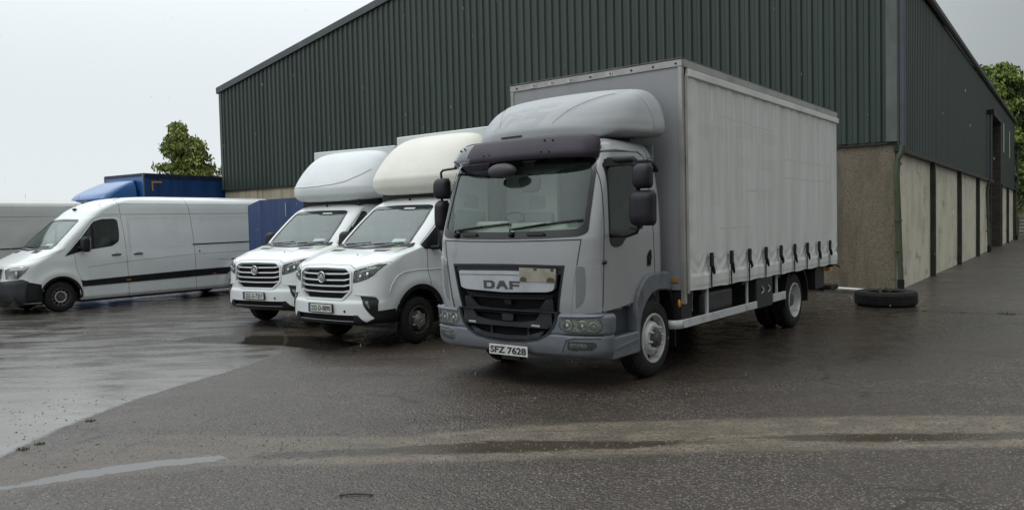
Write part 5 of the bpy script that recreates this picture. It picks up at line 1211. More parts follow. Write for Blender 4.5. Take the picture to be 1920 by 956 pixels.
        MB().box(sg*1.17-.10, sg*1.17+.10, .498, .506, 1.37, 1.66).obj('mirror_glass', chrome, mo)
        MB().tube([(sg*.93, .30, 1.42), (sg*1.04, .38, 1.42), (sg*1.12, .44, 1.44)], .035, 8).obj('mirror_arm', blackpl, mo, smooth=60)
        P = HLf if sg > 0 else mir(HLf)
        h = lamp(st, T, P, sg, -.03)
        q = MB(); st.line(q, P, 'F', .008, .002, closed=True); q.obj('lamp_surround', blackgloss, h, smooth=60)
        st.drape(MB(), [(sg*.70, 1.125), (sg*.90, 1.18), (sg*.905, 1.165), (sg*.70, 1.105)][::sg], 'F', -.012, .004, .02).obj('light_bar', pm('lamp light bar', (.6, .62, .62), .2), h)
        for cx, cz, r in ((.70, 1.045, .035), (.80, 1.075, .038)):
            hh, n = st.hit((cx*sg, cz), 'F'); MB().ball(tuple(hh-n*.012), r, 1, .5, 1).obj('projector', chrome, h, smooth=60)
        Fp = FOG if sg > 0 else mir(FOG)
        fo = st.drape(MB(), Fp, 'F', .006, .015, .03).obj('fog_light_pod', blackgloss, T, smooth=40)
        st.drape(MB(), [(sg*.79, .70), (sg*.83, .70), (sg*.865, .61), (sg*.85, .60)][::sg], 'F', .010, .004, .03).obj('lamp', pm('small fog lamp', (.14, .145, .15), .25), fo)
        st.drape(MB(), [(sg*.62, .800), (sg*.90, .785), (sg*.90, .770), (sg*.68, .785)][::sg], 'F', .010, .012, .03).obj('lower_crease', white, T, smooth=50)
        st.drape(MB(), [(sg*.62, .50), (sg*.68, .50), (sg*.75, .43), (sg*.80, .40), (sg*.93, .47), (sg*.955, .56), (sg*.90, .372), (sg*.60, .368)][::sg], 'F', .008, .02, .03).obj('lower_bumper', blackpl, T, smooth=45)
        st.drape(MB(), rpoly([(sg*.34, 1.405), (sg*.66, 1.405), (sg*.62, 1.385), (sg*.38, 1.385)], .004)[::sg], 'F', .003, .004, .02).obj('bonnet_vent', blackpl, T)
        st.drape(MB(), rpoly([(sg*.63, 1.455), (sg*.84, 1.50), (sg*.87, 1.44), (sg*.82, 1.42)], .01)[::sg], 'F', .006, .01, .03).obj('cowl_end', blackpl, T, smooth=40)
    st.drape(MB(), [(-.74, .405), (.74, .405), (.75, .366), (-.75, .366)], 'F', .014, .05, .04).obj('bumper_lip', blackpl, T, smooth=45)
    st.drape(MB(), LOW, 'F', -.035, 0, .04).obj('lower_intake', mesh_dark, T, smooth=40)
    tow, tn = st.hit((.46, .55), 'F'); MB().ball(tuple(tow), .018).obj('tow_eye_hole', blackpl, T)
    # grille
    gr = st.drape(MB(), GR, 'F', -.06, 0, .04).obj('grille', mesh_dark, T, smooth=True)
    st.drape(MB(), GR, 'F', .012, .06, .035, [GRi]).obj('grille_surround', pm('bright grille surround', (.62, .65, .66), .25, .25), gr, smooth=40)
    for k, z in enumerate((1.085, .995, .91, .825)):
        e = .548 if k < 3 else .54
        pl = [(-e, z+.014), (-.45, z-.008), (0, z-.014), (.45, z-.008), (e, z+.014), (e, z+.032), (.42, z+.012), (0, z+.008), (-.42, z+.012), (-e, z+.032)]
        st.drape(MB(), pl, 'F', -.003, .03, .03).obj('grille_bar', pm('satin grille bar', (.62, .63, .64), .25, .4), gr, smooth=40)
    eh, en = st.hit((-.02, 1.035), 'F'); ec = eh+Vector((0, -.020, 0))
    em = MB(); em.tube([ec+Vector((.072*math.cos(a), 0, .076*math.sin(a))) for a in np.linspace(0, 2*math.pi, 30)[:-1]], .0085, 8, True); er = em.obj('emblem', chrome, gr, smooth=60)
    MB().lathe([(-.004, .070), (-.004, .0)], 28, tuple(ec+Vector((0, .006, 0))), 'y').obj('emblem_backing', pm('emblem grey', (.12, .12, .125), .3), er)
    MB().prism([(ec.x-.052, ec.z-.018), (ec.x-.012, ec.z+.045), (ec.x+.012, ec.z+.045), (ec.x+.052, ec.z-.018), (ec.x+.046, ec.z-.045), (ec.x+.012, ec.z+.012), (ec.x+.012, ec.z-.055), (ec.x-.008, ec.z-.055), (ec.x-.008, ec.z+.010), (ec.x-.040, ec.z-.040)], 'y', ec.y-.008, ec.y).obj('emblem_figure', chrome, er)
    q = MB(); st.line(q, [(-.97, 1.245), (-.80, 1.225), (-.62, 1.155), (-.50, 1.205), (0, 1.215), (.50, 1.205), (.62, 1.155), (.80, 1.225), (.97, 1.245)], 'F', .0045, -.001); q.obj('bonnet_seam', blackpl, T)
    st.drape(MB(), [(-.80, 1.462), (0, 1.436), (.80, 1.462), (.79, 1.43), (0, 1.41), (-.79, 1.43)], 'F', .004, .01, .04).obj('cowl', blackpl, T, smooth=45)
    hb, nb = st.hit((.0, 1.30), 'T'); MB().ball((.25, -.52, st.hit((.25, -.52), 'T')[0].z), .012).obj('washer_jet', blackpl, T)
    for pv, tip in (((-.55, 1.455), (-.02, 1.50)), ((.12, 1.455), (.66, 1.50))):
        wp = MB(); pts = []
        for t in np.linspace(0, 1, 8): h, n = st.hit((pv[0]+(tip[0]-pv[0])*t, pv[1]+(tip[1]-pv[1])*t), 'F'); pts.append(h+n*(.03-.014*t))
        wp.tube(pts, [.014]*3+[.009]*5, 6); wp.obj('wiper', blackpl, T)
    plate(T, -1.040, -.02, .585, platetext, band=True)
    # interior
    MB().prism([(-.25, 1.0), (-.30, 1.38), (-.10, 1.44), (.35, 1.45), (.45, 1.36), (.45, 1.0)], 'x', -.84, .84).obj('dashboard', dashm, T, bevel=.03)
    steering(T, -.42, .50, 1.42, .19, .9); seat(T, -.45, 1.1, .95); seat(T, .45, 1.1, .95)
    MB().box(-.84, .84, 1.50, 1.53, .5, 2.2).obj('bulkhead', pm('dim bulkhead', (.20, .22, .22), .85), T); MB().box(-.8, .8, -.2, 1.5, .50, .60).obj('cab_floor', interiorm, T)
    MB().box(-.85, .85, -.45, 1.5, .26, .62).obj('engine_bay', chassism, T)
    MB().prism([(1.06, 2.02), (1.32, 2.02), (1.32, 2.28), (1.06, 2.28)], 'x', -.2, .2)
    # aerial base
    a_, n_ = st.hit((.03, 2.175), 'F'); MB().tube([a_, a_+Vector((0, -.03, .05)), a_+Vector((.01, -.01, .10))], [.02, .012, .006], 6).obj('aerial', blackpl, T)
    # box body
    bw = 1.10; b = MB().box(-bw, bw, 1.64, 5.3, .72, 3.36).obj('box_body', paint('white box panel', (.58, .60, .60), .4, .25), T, bevel=.02)
    MB().box(-bw-.012, bw+.012, 2.14, 5.32, 3.30, 3.42).obj('roof_rail', pm('pale roof rail', (.60, .60, .57), .4), b, bevel=.01)
    MB().box(-bw-.01, bw+.01, 1.62, 5.31, .66, .74).obj('sill_rail', alu, b)
    # over-cab moulding
    pprof = [(2.255, 1.0), (2.245, .80), (2.26, .62), (2.31, .48), (2.42, .42), (2.52, .415), (2.62, .46), (2.80, .60), (3.00, .80), (3.14, 1.0), (3.25, 1.25), (3.30, 1.45), (3.315, 1.70)]
    zs = [p_[0] for p_ in pprof]
    pprof[1] = (2.2565, .80); 
    pod = Stack([(2.25, 1.00), (2.262, .84), (2.31, .72), (2.42, .65), (2.52, .64), (2.62, .68), (2.80, .80), (3.00, .98), (3.14, 1.16), (3.25, 1.38), (3.30, 1.56), (3.335, 1.88)],
                dict(hw=[(2.25, .90), (2.30, 1.03), (2.45, 1.085), (2.6, 1.085), (2.85, 1.06), (3.05, 1.02), (3.20, .95), (3.28, .86), (3.335, .70)], yr=[(2.25, 1.70), (3.34, 2.10)], D=[(2.25, .62), (2.5, .72), (3.0, .68), (3.34, .4)], n=[(2.25, 2.5), (2.5, 2.6), (3.0, 2.5), (3.34, 2.4)]), NF=44, NS=16, dz=.02, rr=.03,
                mod=lambda V: np.stack([V[:, 0], V[:, 1], V[:, 2]+(V[:, 1] > 0)*np.clip(V[:, 1]-.75, 0, 2)*.12*np.clip((2.6-V[:, 2])/.35, 0, 1)], 1))
    po = pod.body('over_cab_moulding', podm, T, ang=60)
    if ridge:
        q = MB(); pod.line(q, [(-1.08, 2.60), (-.8, 2.575), (-.4, 2.565), (0, 2.575), (.35, 2.60), (.60, 2.65), (.80, 2.76), (.92, 2.88)], 'F', .013, .002, .03, seg=8); q.obj('moulding_ridge', podm, po, smooth=60)
    MB().box(-.75, .75, .95, 1.64, 2.15, 2.32).obj('moulding_foot', chassism, T)
    MB().box(-.9, .9, 1.6, 5.2, .40, .68).obj('chassis', chassism, T)
    return T
VAN2 = TRUCK0+TX*-5.25+TY*-.05; VAN1 = TRUCK0+TX*-8.229+TY*.726
luton_van('white luton van with a cream roof moulding parked beside the grey box truck', VAN2, TRUCK_YAW, cream, '222-D-8890', False)
luton_van('white luton van with a pale grey ridged roof moulding, behind the cream topped one', VAN1, TRUCK_YAW+.125, palegrp, '222-D-7257', True)

def panel_van():
    """origin: front axle line on the near (+x) side; body runs to x = -2"""
    T = thing('panel_van', 'white high roof panel van with a black side stripe, parked side on at left', 'van', TRUCK0+TX*-14.861+TY*-.754, TRUCK_YAW+.035, 'long high roof panel vans')
    prof = [(.24, -.90), (.30, -1.0), (.50, -1.06), (.70, -1.06), (.76, -1.03), (1.00, -1.0), (1.06, -.96), (1.12, -.86), (1.20, -.68), (1.30, -.46), (1.38, -.30), (1.42, -.22), (1.46, -.14), (1.60, .0), (1.90, .32), (2.10, .54), (2.16, .62), (2.30, .78), (2.42, .98), (2.52, 1.22), (2.58, 1.42), (2.63, 1.75), (2.66, 2.2), (2.68, 2.9)]
    tabs = dict(hw=[(.24, .93), (.32, .975), (.9, .99), (1.1, .99), (1.4, .965), (1.8, .92), (2.1, .875), (2.2, .86), (2.45, .82), (2.56, .74), (2.62, .60), (2.66, .38), (2.68, .05)],
                yr=[(.24, 6.15), (1.2, 6.18), (2.4, 6.10), (2.68, 5.9)], D=[(.24, .50), (.76, .54), (1.05, .50), (1.3, .36), (1.5, .30), (2.1, .28), (2.68, .5)], n=[(.24, 2.5), (1, 2.4), (1.4, 2.6), (2.68, 2.5)])
    def mod(V):
        x, y, z = V[:, 0].copy(), V[:, 1].copy(), V[:, 2].copy(); ax = abs(x)
        r = np.hypot(y-.0, z-.33); x += np.sign(x)*.022*np.exp(-((r-.55)/.09)**2)*(ax > .8)*(y < 1)
        r = np.hypot(y-4.74, z-.33); x += np.sign(x)*.03*np.exp(-((r-.60)/.12)**2)*(ax > .8)
        x -= np.sign(x)*.012*(ax > .7)*(y > 1.62)*np.exp(-((z-1.62)/.50)**6)      # recessed body panels
        return np.stack([x-.99, y, z], 1)
    st = Stack(prof, tabs, NF=56, NS=170, dz=.020, mod=mod, rr=.06)
    fx = lambda pl: [(a-.99, b) for a, b in pl]
    WS = fx(rpoly([(-.80, 1.475), (0, 1.435), (.80, 1.475), (.77, 1.75), (.69, 2.08), (.60, 2.10), (0, 2.12), (-.60, 2.10), (-.69, 2.08), (-.77, 1.75)], .05))
    WSi = fx(rpoly([(-.77, 1.50), (0, 1.462), (.77, 1.50), (.74, 1.75), (.66, 2.055), (0, 2.085), (-.66, 2.055), (-.74, 1.75)], .05))
    SW = rpoly([(.44, 1.60), (.30, 1.34), (.55, 1.37), (1.20, 1.455), (1.36, 1.56), (1.385, 1.75), (1.375, 2.06), (1.30, 2.105), (1.0, 2.095), (.80, 2.035)], .05)
    arF = circ(.0, .35, .43, 34); arR = circ(4.74, .35, .43, 34)
    HLf = [(-.80+0, 0)]
    shr = lambda poly, d: [tuple(Vector(p)+(Vector((sum(a for a, b in poly)/len(poly), sum(b for a, b in poly)/len(poly)))-Vector(p)).normalized()*d) for p in poly]
    st.body('body', white, T, [('F', shr(WS, .02)), ('S', shr(SW, .02)), ('S', arF), ('S', arR)], capb=False)
    ws = st.drape(MB(), shr(WS, .012), 'F', -.004, 0, .05).obj('windscreen', vanglass, T, smooth=True)
    st.drape(MB(), WS, 'F', .003, .012, .04, [WSi]).obj('windscreen_seal', blackgloss, ws, smooth=40)
    st.drape(MB(), fx([(.42, 1.56), (.66, 1.56), (.66, 1.505), (.42, 1.50)]), 'F', -.01, .002, .05).obj('permit_sticker', papery, ws)
    for vw, sg in (('R', 1), ('L', -1)):
        g = st.drape(MB(), shr(SW, .015), vw, -.004, 0, .06).obj('side_window', sideglass, T, smooth=True)
        st.drape(MB(), SW, vw, .003, .014, .04, [shr(SW, .028)]).obj('window_seal', blackpl, g, smooth=40)
        st.drape(MB(), [(.74, 1.40), (.785, 1.41), (.785, 2.01), (.74, 1.97)], vw, .005, .01, .04).obj('quarter_bar', blackpl, g)
        st.drape(MB(), rpoly([(.10, 1.255), (.44, 1.35), (.56, 1.375), (.56, 1.62), (.46, 1.64), (.26, 1.42)], .02), vw, .006, .015, .03).obj('mirror_base', blackpl, T, smooth=40)
        d = MB()
        st.line(d, [(.31, 1.30), (.34, 1.0), (.43, .70), (.50, .26)], vw, .004, -.001); st.line(d, [(1.45, 2.60), (1.465, 2.2), (1.51, 1.6), (1.55, .26)], vw, .005, -.001, .04)
        st.line(d, [(.12, 1.30), (.46, 1.70), (.80, 2.10), (1.0, 2.17), (1.40, 2.18), (1.455, 2.12)], vw, .004, -.001)
        if sg > 0: st.line(d, [(3.20, 2.63), (3.25, 2.46), (3.29, 2.19), (3.32, 1.6), (3.33, .27)], vw, .0055, -.001, .04); st.line(d, [(1.52, .27), (3.26, .27)], vw, .004, -.001, .1)
        st.line(d, [(1.02, 2.215), (1.6, 2.21), (5.75, 2.23)], vw, .0045, .0, .1); st.line(d, [(1.0, 2.44), (1.6, 2.46), (5.7, 2.47)], vw, .0035, 0, .1)
        st.line(d, [(.60, .985), (1.1, 1.03), (1.55, 1.07), (2.4, 1.12), (3.3, 1.17), (5.7, 1.21)], vw, .0035, 0, .08)
        d.obj('body_seam', pm('seam shadow grey', (.12, .125, .13), .6), T)
        q = MB()
        for x0, x1 in ((1.66, 3.10), (3.38, 4.9)): st.line(q, rpoly([(x0, 2.12), (x0, 1.36), (x1, 1.40), (x1, 2.14)], .08), vw, .006, -.003, .06, True)
        q.obj('pressed_panel_edge', white, T, smooth=60)
        st.drape(MB(), [(.46, .545), (4.0, .60), (4.22, .60), (4.34, .70), (4.46, .78), (3.25, .765), (1.5, .715), (.50, .68), (.42, .70)], vw, .010, .02, .06).obj('side_stripe', blackpl, T, smooth=45)
        for y in (1.49, 3.80): st.drape(MB(), [(y, .612), (y+.10, .614), (y+.10, .640), (y, .638)], vw, .014, .006, .04).obj('side_marker', reflectorm, T)
        ao = circ(0, .35, .465, 30, -.1, math.pi+.1); ai = circ(0, .35, .425, 30, -.1, math.pi+.1)
        st.drape(MB(), ao+ai[::-1], vw, .006, .02, .03).obj('arch_trim', blackpl, T, smooth=45)
        st.drape(MB(), [(-.84, .735), (-.66, .72), (-.43, .66), (-.40, .34), (-.40, .265), (-.86, .275)], vw, .007, .015, .03).obj('bumper_end', blackpl, T, smooth=45)
        for y in (1.18, 1.72):
            h = st.drape(MB(), rpoly([(y-.02, 1.222), (y+.20, 1.232), (y+.20, 1.262), (y-.02, 1.250)], .01), vw, .022, .03, .03).obj('door_handle', blackpl, T, smooth=40)
            st.line(MB(), [(y+.05, 1.275), (y+.10, 1.29), (y+.15, 1.28)], vw, .008, .004).obj('handle_recess', greyvan, h)
        x = (0 if sg > 0 else -1.98)
        if sg > 0:
            st.drape(MB(), rpoly([(3.28, 1.405), (5.0, 1.425), (5.0, 1.455), (3.28, 1.435)], .008), vw, .006, .014, .06).obj('sliding_door_rail', blackpl, T, smooth=40)
            st.drape(MB(), rpoly([(3.44, 1.22), (3.48, 1.22), (3.48, 1.26), (3.44, 1.26)], .01), vw, .006, .01, .03).obj('lock', blackpl, T)
            # scraped dents near the rear arch
            st.drape(MB(), rpoly([(4.35, .975), (4.56, .96), (4.60, .99), (4.42, 1.015)], .02), vw, .004, .006, .04).obj('scrape', pm('rusty scrape', (.10, .07, .04), .9, c2=(.05, .04, .03), sc=30), T)
            st.drape(MB(), [(4.0, 1.0), (4.36, .985), (4.36, .99), (4.0, 1.006)], vw, .003, .004, .04).obj('scratch', pm('rusty scratch', (.22, .17, .10), .9), T)
        arch_liner(T, 0, .35, .435, *sorted((-.99+sg*.97, -.99+sg*.55))); arch_liner(T, 4.74, .35, .435, *sorted((-.99+sg*.97, -.99+sg*.55)))
        wheel(T, -.99+sg*.955, 0, .345, .20, .205, 'vansteel', sg); wheel(T, -.99+sg*.955, 4.74, .345, .20, .205, 'vansteel', sg)
        c = -.99+sg*1.13
        m = Stack([(1.34, .47), (1.37, .42), (1.45, .40), (1.60, .41), (1.66, .43), (1.69, .48)], dict(hw=[(1.34, .08), (1.40, .105), (1.62, .105), (1.69, .07)], yr=[(1.34, .56), (1.69, .56)], D=[(1.34, .10), (1.69, .10)], n=[(1.34, 3), (1.69, 3)]), NF=12, NS=3, dz=.02, rr=.02)
        m.V[:, 0] += c; mo = m.body('door_mirror', blackpl, T, ang=60); MB().box(c-.09, c+.09, .555, .566, 1.37, 1.66).obj('mirror_glass', chrome, mo)
        MB().box(c-.09, c+.09, .52, .575, 1.335, 1.39).obj('mirror_indicator', silver, mo, bevel=.01)
        MB().tube([(-.99+sg*.93, .40, 1.44), (-.99+sg*1.05, .46, 1.44)], .035, 8).obj('mirror_arm', blackpl, mo, smooth=60)
        P = [(.52, .995), (.56, .80), (.70, .79), (.84, .80), (.93, .93), (.965, 1.055), (.90, 1.07), (.72, 1.055), (.60, 1.04)]
        P = fx(P if sg > 0 else mir(P))
        hl = st.drape(MB(), P, 'F', .004, .012, .025).obj('headlight', pm('van lamp grey', (.17, .175, .18), .2, .5, c2=(.34, .34, .33), sc=9, lo=.5, hi=.62), T, smooth=40)
        hh, n = st.hit((-.99+sg*.80, .90), 'F'); MB().ball(tuple(hh+n*.0), .07, 1, .35, 1).obj('projector', silver, hl, smooth=60)
        st.drape(MB(), fx([(sg*.66, 1.03), (sg*.95, 1.045), (sg*.93, .99), (sg*.66, .985)][::sg]), 'F', .0065, .004, .02).obj('light_bar', pm('pale lamp panel', (.52, .53, .52), .25), hl)
        st.drape(MB(), fx(rpoly([(sg*.35, 1.40), (sg*.62, 1.40), (sg*.60, 1.345), (sg*.38, 1.345)], .01)[::sg]), 'F', .004, .006, .025).obj('bonnet_vent', blackpl, T)
    st.drape(MB(), fx([(-.90, .79), (-.5, .745), (.5, .745), (.90, .79), (.965, .74), (.925, .27), (-.925, .27), (-.965, .74)]), 'F', .012, .03, .04).obj('bumper', pm('charcoal bumper', (.022, .025, .032), .45, c2=(.034, .036, .042), sc=4), T, smooth=45)
    gr = st.drape(MB(), fx(rpoly([(-.48, 1.04), (.48, 1.04), (.40, .76), (-.40, .76)], .03)), 'F', .006, .01, .03).obj('grille', pm('grille surround silver', (.42, .43, .45), .3, .3), T, smooth=45)
    st.drape(MB(), fx(rpoly([(-.44, 1.015), (.44, 1.015), (.365, .785), (-.365, .785)], .03)), 'F', .010, .005, .03).obj('grille_mesh', blackgloss, gr)
    for z in (.825, .885, .945): st.drape(MB(), fx([(-.40, z), (.40, z), (.405, z+.025), (-.405, z+.025)]), 'F', .024, .016, .04).obj('grille_bar', pm('grey grille bar', (.16, .165, .17), .35), gr, smooth=40)
    q = MB(); st.line(q, fx([(-.97, 1.09), (-.6, 1.075), (-.5, 1.07), (.5, 1.07), (.6, 1.075), (.97, 1.09)]), 'F', .0045, -.001); q.obj('bonnet_seam', blackpl, T)
    q = MB(); st.line(q, [(-.62, 1.17), (-.2, 1.30), (.12, 1.41)], 'R', .004, -.001); st.line(q, [(-.62, 1.17), (-.2, 1.30), (.12, 1.41)], 'L', .004, -.001); q.obj('wing_seam', blackpl, T)
    st.drape(MB(), fx([(-.80, 1.462), (0, 1.425), (.80, 1.462), (.79, 1.425), (0, 1.39), (-.79, 1.425)]), 'F', .004, .01, .04).obj('cowl', blackpl, T, smooth=45)
    for pv, tip in (((-.62, 1.455), (-.08, 1.475)), ((.05, 1.44), (.62, 1.48))):
        pts = []
        for t in np.linspace(0, 1, 8): h, n = st.hit((pv[0]-.99+(tip[0]-pv[0])*t, pv[1]+(tip[1]-pv[1])*t), 'F'); pts.append(h+n*(.03-.014*t))
        MB().tube(pts, [.014]*3+[.009]*5, 6).obj('wiper', blackpl, T)
    h, n = st.hit((-.99, 2.33), 'F'); MB().ball(tuple(h+n*.02), .05, 1, 1.2, .6).obj('roof_aerial', blackpl, T, smooth=60)
    MB().tube([h+n*.03, h+Vector((0, .12, .35))], .003, 4).obj('aerial_rod', blackpl, T)
    o = .99
    MB().prism([(-.20, 1.0), (-.22, 1.36), (-.05, 1.42), (.40, 1.43), (.52, 1.34), (.52, 1.0)], 'x', -o-.84, -o+.84).obj('dashboard', dashm, T, bevel=.03)
    steering(T, -o-.42, .60, 1.42, .19, .9); seat(T, -o-.45, 1.25, .95); seat(T, -o+.45, 1.25, .95)
    MB().box(-o-.84, -o+.84, 1.66, 1.69, .4, 2.3).obj('bulkhead', pm('dim bulkhead', (.20, .22, .22), .85), T); MB().box(-o-.8, -o+.8, -.9, 5.8, .20, .42).obj('underbody', chassism, T)
    MB().box(-o-.85, -o+.85, .5, 3.85, .18, .30).obj('sill_shadow_panel', chassism, T)
    return T
PV = panel_van()
# bits of damaged trim hanging off the van's rear corner
def copy_tree(o, parent=None, sub=None):
    c = o.copy(); COL.objects.link(c); c.parent = parent
    if sub and o.type == 'MESH' and o.data.materials and o.data.materials[0] in sub:
        c.data = sub_mesh(o.data, sub)
    for ch in [q for q in bpy.data.objects if q.parent == o]: copy_tree(ch, c, sub)
    return c
_sub = {}
def sub_mesh(me, sub):
    k = me.name
    if k not in _sub:
        m = me.copy(); m.materials[0] = sub[me.materials[0]]; _sub[k] = m
    return _sub[k]
G = copy_tree(PV, None, {white: greyvan}); G.location = TRUCK0+TX*-17.55+TY*-4.9; G.rotation_euler = (0, 0, TRUCK_YAW+.02)
G['label'] = 'plain warm grey high roof van behind the white panel van at the left edge'
def debris():
    T = thing('broken_trim', 'broken grey bumper piece with a black cable and a yellow strap behind the white panel van', 'car part', TRUCK0+TX*-14.63+TY*3.92, TRUCK_YAW+.035)
    MB().prism([(-.02, .38), (.30, .44), (.34, .34), (.05, .27)], 'x', -.02, .10).obj('bumper_piece', pm('cracked grey plastic', (.26, .27, .28), .6, c2=(.14, .14, .14), sc=12), T, bevel=.01)
    MB().box(.10, .38, .62, .80, .20, .46).obj('crate', pm('dirty pale plastic', (.20, .195, .18), .7, c2=(.10, .095, .085), sc=9), T, bevel=.015)
    MB().tube([(.12, -.08, .44), (.14, .02, .56), (.14, .22, .60), (.13, .40, .54), (.12, .50, .42)], .016, 8).obj('black_cable', blackpl, T, smooth=60)
    MB().tube([(.20, .95, .66), (.20, .84, .56), (.22, .80, .42), (.24, .86, .30)], .022, 8).obj('yellow_strap', pm('yellow strap', (.45, .45, .06), .6), T, smooth=60)
debris()

def blue_lorry():
    o = TRUCK0+TX*-24.40+TY*5.92
    T = thing('blue_lorry', 'blue curtain sided lorry with rounded roof deflector, parked behind the white panel van', 'lorry', o-TX*1.27, TRUCK_YAW+.10)
    T.scale = (1.04, 1.04, 1.097)
    BX, L, H = 1.22, 6.6, 3.60
    dk = pm('dark navy rail', (.010, .016, .045), .5, c2=(.02, .028, .06), sc=4)
    MB().box(-BX+.02, BX-.04, 0, .05, .95, H-.08).obj('front_wall', bluepaint, T)
    MB().box(-BX, BX, -.01, .06, H-.10, H).obj('front_top_rail', dk, T, bevel=.01)
    MB().box(-BX, BX, .0, L, H-.03, H+.01).obj('box_roof', dk, T)
    for sg in (1, -1):
        a, b = sorted((sg*(BX-.05), sg*(BX+.004))); MB().box(a, b, -.015, .04, .9, H-.02).obj('corner_post', pm('pale blue corner post', (.16, .20, .30), .4, .3), T, bevel=.005)
        a, b = sorted((sg*(BX-.02), sg*(BX+.02))); MB().box(a, b, .04, L, H-.15, H-.01).obj('side_top_rail', dk, T, bevel=.006)
        v = []; ys = np.linspace(.05, L, 90); zs = np.linspace(.95, H-.14, 16)
        for z in zs:
            for y in ys: v.append((sg*(BX+.008*math.sin(y*9)+.005*math.sin(y*23+z)), y, z))
        n = len(ys); f = [(j*n+i, j*n+i+1, (j+1)*n+i+1, (j+1)*n+i) for j in range(len(zs)-1) for i in range(n-1)]
        c = link('side_curtain', mesh_of('side_curtain', v, f, bluetarp, True), T)
        if sg > 0:
            x = BX+.017; y0 = .30; z0 = 3.02; w_ = .055
            MB().prism([(y0, z0), (y0+w_, z0), (y0+w_, z0+.27), (y0+.40, z0+.27), (y0+.40, z0+.33), (y0, z0+.33)], 'x', x, x+.003).obj('orange_mark', pm('orange corner mark', (.50, .27, .06), .5), c)
        wheel(T, sg*1.12, -.9, .42, .25, .265, 'truckfront', sg); wheel(T, sg*1.12, 4.2, .42, .25, .265, 'truckrear', sg)
    MB().box(-.7, .98, -.02, -.01, 3.06, 3.10).obj('front_strap', pm('pale blue corner post', (.16, .20, .30), .4, .3), T)
    cab = Stack([(.5, -2.0), (.9, -2.05), (1.5, -2.02), (2.3, -1.85), (2.5, -1.7), (2.58, -1.4)], dict(hw=[(.5, 1.1), (2.2, 1.08), (2.45, 1.0), (2.58, .6)], yr=[(.5, -.25), (2.6, -.4)], D=[(.5, .35), (2.6, .3)], n=[(.5, 2.8), (2.6, 2.6)]), NF=24, NS=10, dz=.06)
    cab.body('cab', bluepaint, T)
    cab.drape(MB(), rpoly([(-.98, 1.5), (.98, 1.5), (.92, 2.32), (-.92, 2.32)], .08), 'F', .006, .01, .08).obj('windscreen', blackgloss, T, smooth=40)
    for vw in ('R', 'L'): cab.drape(MB(), rpoly([(-1.55, 1.5), (-.8, 1.5), (-.85, 2.25), (-1.45, 2.25)], .06), vw, .006, .01, .08).obj('side_window', blackgloss, T, smooth=40)
    dv = Stack([(2.60, -1.50), (2.70, -1.60), (2.85, -1.50), (3.05, -1.15), (3.22, -.75), (3.33, -.45), (3.38, -.25), (3.40, -.18)], dict(hw=[(2.60, 1.0), (2.7, 1.08), (2.9, 1.05), (3.1, 1.0), (3.3, .9), (3.38, .75), (3.40, .3)], yr=[(2.6, -.15), (3.4, -.12)], D=[(2.6, .5), (3.0, .45), (3.4, .2)], n=[(2.6, 2.6), (3.4, 2.6)]), NF=30, NS=14, dz=.03, rr=.05)
    dv.body('roof_deflector', paint('blue deflector gelcoat', (.035, .13, .36), .34, .12), T, ang=60)
    MB().prism([(-1.05, 2.60), (-.25, 2.60), (-.25, 2.72), (.45, 2.74), (.45, 2.60)], 'y', -1.72, -1.58).obj('sun_visor', blackgloss, T) if False else None
    MB().box(-.95, .95, -1.90, -1.62, 2.56, 2.645).obj('sun_visor', blackgloss, T, bevel=.03)
    MB().box(-.5, .5, -1.9, L, .55, .95).obj('chassis', chassism, T); MB().box(-BX+.05, BX-.05, L-.04, L, .95, H-.05).obj('rear_doors', bluepaint, T)
blue_lorry()

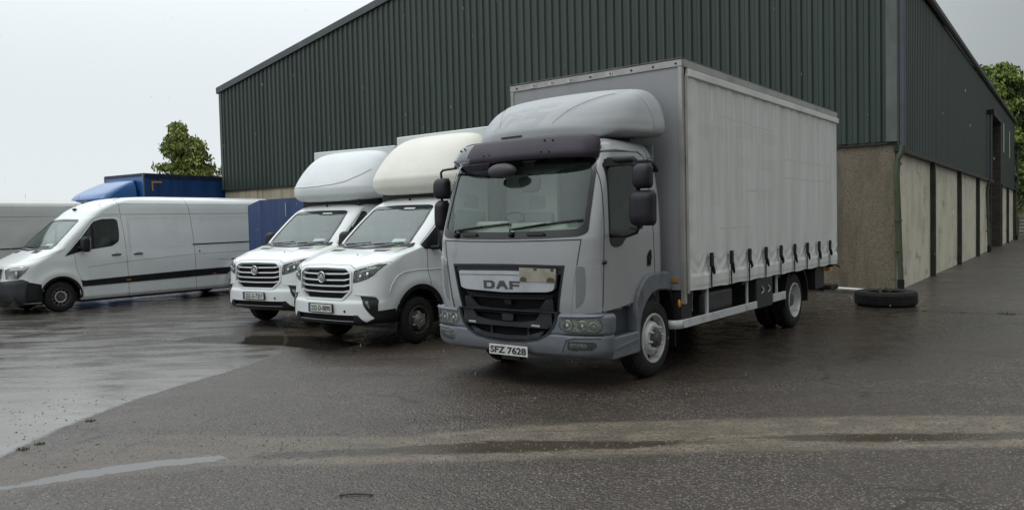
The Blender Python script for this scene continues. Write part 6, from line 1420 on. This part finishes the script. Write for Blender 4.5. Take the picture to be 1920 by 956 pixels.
def tarp_trailer():
    o = TRUCK0+TX*-12.74+TY*2.62
    T = thing('covered_trailer', 'blue tarpaulin covered trailer standing between the white panel van and the luton vans', 'trailer', o, TRUCK_YAW+.06)
    W, L = 2.5, 3.4; top = [(0, 2.34), (.12, 2.37), (.55, 2.455), (1.3, 2.47), (2.5, 2.47)]
    nav = pm('navy tarpaulin', (.026, .055, .16), .5, c2=(.020, .040, .115), sc=2.5, lo=.35, hi=.7, stretch=(3, 3, .35), bump=.35, bs=6, bstretch=(3, 3, .35))
    xs = np.linspace(0, W, 60); zs = np.linspace(.55, 1, 2)
    v = []; K = 18
    for j in range(K+1):
        t = j/K
        for x in xs:
            zt = float(np.interp(x, [a for a, b in top], [b for a, b in top])); z = .55+(zt-.55)*t
            y = .012*math.sin(x*4.3+t*2.2)+.006*math.sin(x*9.1-t*3)*t+(.07*max(0, (.55-x)/.55)) - .03*(abs(x-.62) < .05)
            v.append((x, y, z))
    n = len(xs); f = [(j*n+i, j*n+i+1, (j+1)*n+i+1, (j+1)*n+i) for j in range(K) for i in range(n-1)]
    link('front_tarpaulin', mesh_of('front_tarpaulin', v, f, nav, True), T)
    vt = []
    for x in xs:
        zt = float(np.interp(x, [a for a, b in top], [b for a, b in top]))
        for y in (0.0, L): vt.append((x, y+(v[K*n+list(xs).index(x)][1] if y == 0 else 0), zt-(.04*math.sin(x*2.2) if y else 0)))
    MB().add(vt, [(2*i, 2*i+2, 2*i+3, 2*i+1) for i in range(n-1)]).obj('roof_tarpaulin', pm('dark green blue tarpaulin', (.016, .030, .045), .5, c2=(.012, .02, .03), sc=3), T, smooth=60)
    for x in (0.0, W):
        vv = []
        for j in range(K+1):
            zt = 2.34 if x == 0 else 2.47; z = .55+(zt-.55)*j/K
            for i in range(30): y = L*i/29+(.07 if x == 0 and i == 0 else 0); vv.append((x+.015*math.sin(y*9+j*.1), y, z))
        MB().add(vv, [(j*30+i, j*30+i+1, (j+1)*30+i+1, (j+1)*30+i) for j in range(K) for i in range(29)]).obj('side_tarpaulin', nav, T, smooth=60)
    MB().tube([(1.52, -.03, 2.36), (1.53, -.035, 2.05)], .008, 5).obj('tie_cord', pm('white cord', (.5, .5, .5), .6), T)
    MB().box(.02, W-.02, .05, L-.05, .45, .58).obj('trailer_bed', chassism, T)
    for x, sg in ((W-.05, 1), (.05, -1)): wheel(T, x, 1.9, .33, .19, .19, 'vansteel', sg)
    MB().tube([(W/2, .05, .5), (W/2, -.7, .46)], .04, 8).obj('drawbar', chassism, T); MB().tube([(W/2, -.6, .5), (W/2, -.6, .02)], .03, 8).obj('jockey_leg', chassism, T)
tarp_trailer()

# ------------------------------------------------------------------ falling rain: thin drops in the air
def rain():
    mb = MB(); R = random.Random(12)
    for k in range(150):
        y = R.uniform(3.0, 13); x = R.uniform(-.68, .68)*y; z = R.uniform(.15, 1.9+.34*y)
        l = R.uniform(.014, .032)*(.6+y/12); r = .0011*(.5+y/9); dx = R.uniform(-.1, .02)*l
        mb.add([(x, y, z), (x+r, y, z+l*.5), (x-r*.5, y-r*.8, z+l*.5), (x-r*.5, y+r*.8, z+l*.5), (x+dx, y, z+l)], [(0, 1, 2), (0, 2, 3), (0, 3, 1), (4, 2, 1), (4, 3, 2), (4, 1, 3)])
    o = mb.obj('rain', pm('rain drop', (.8, .82, .84), .1)); o['kind'] = 'stuff'
rain()
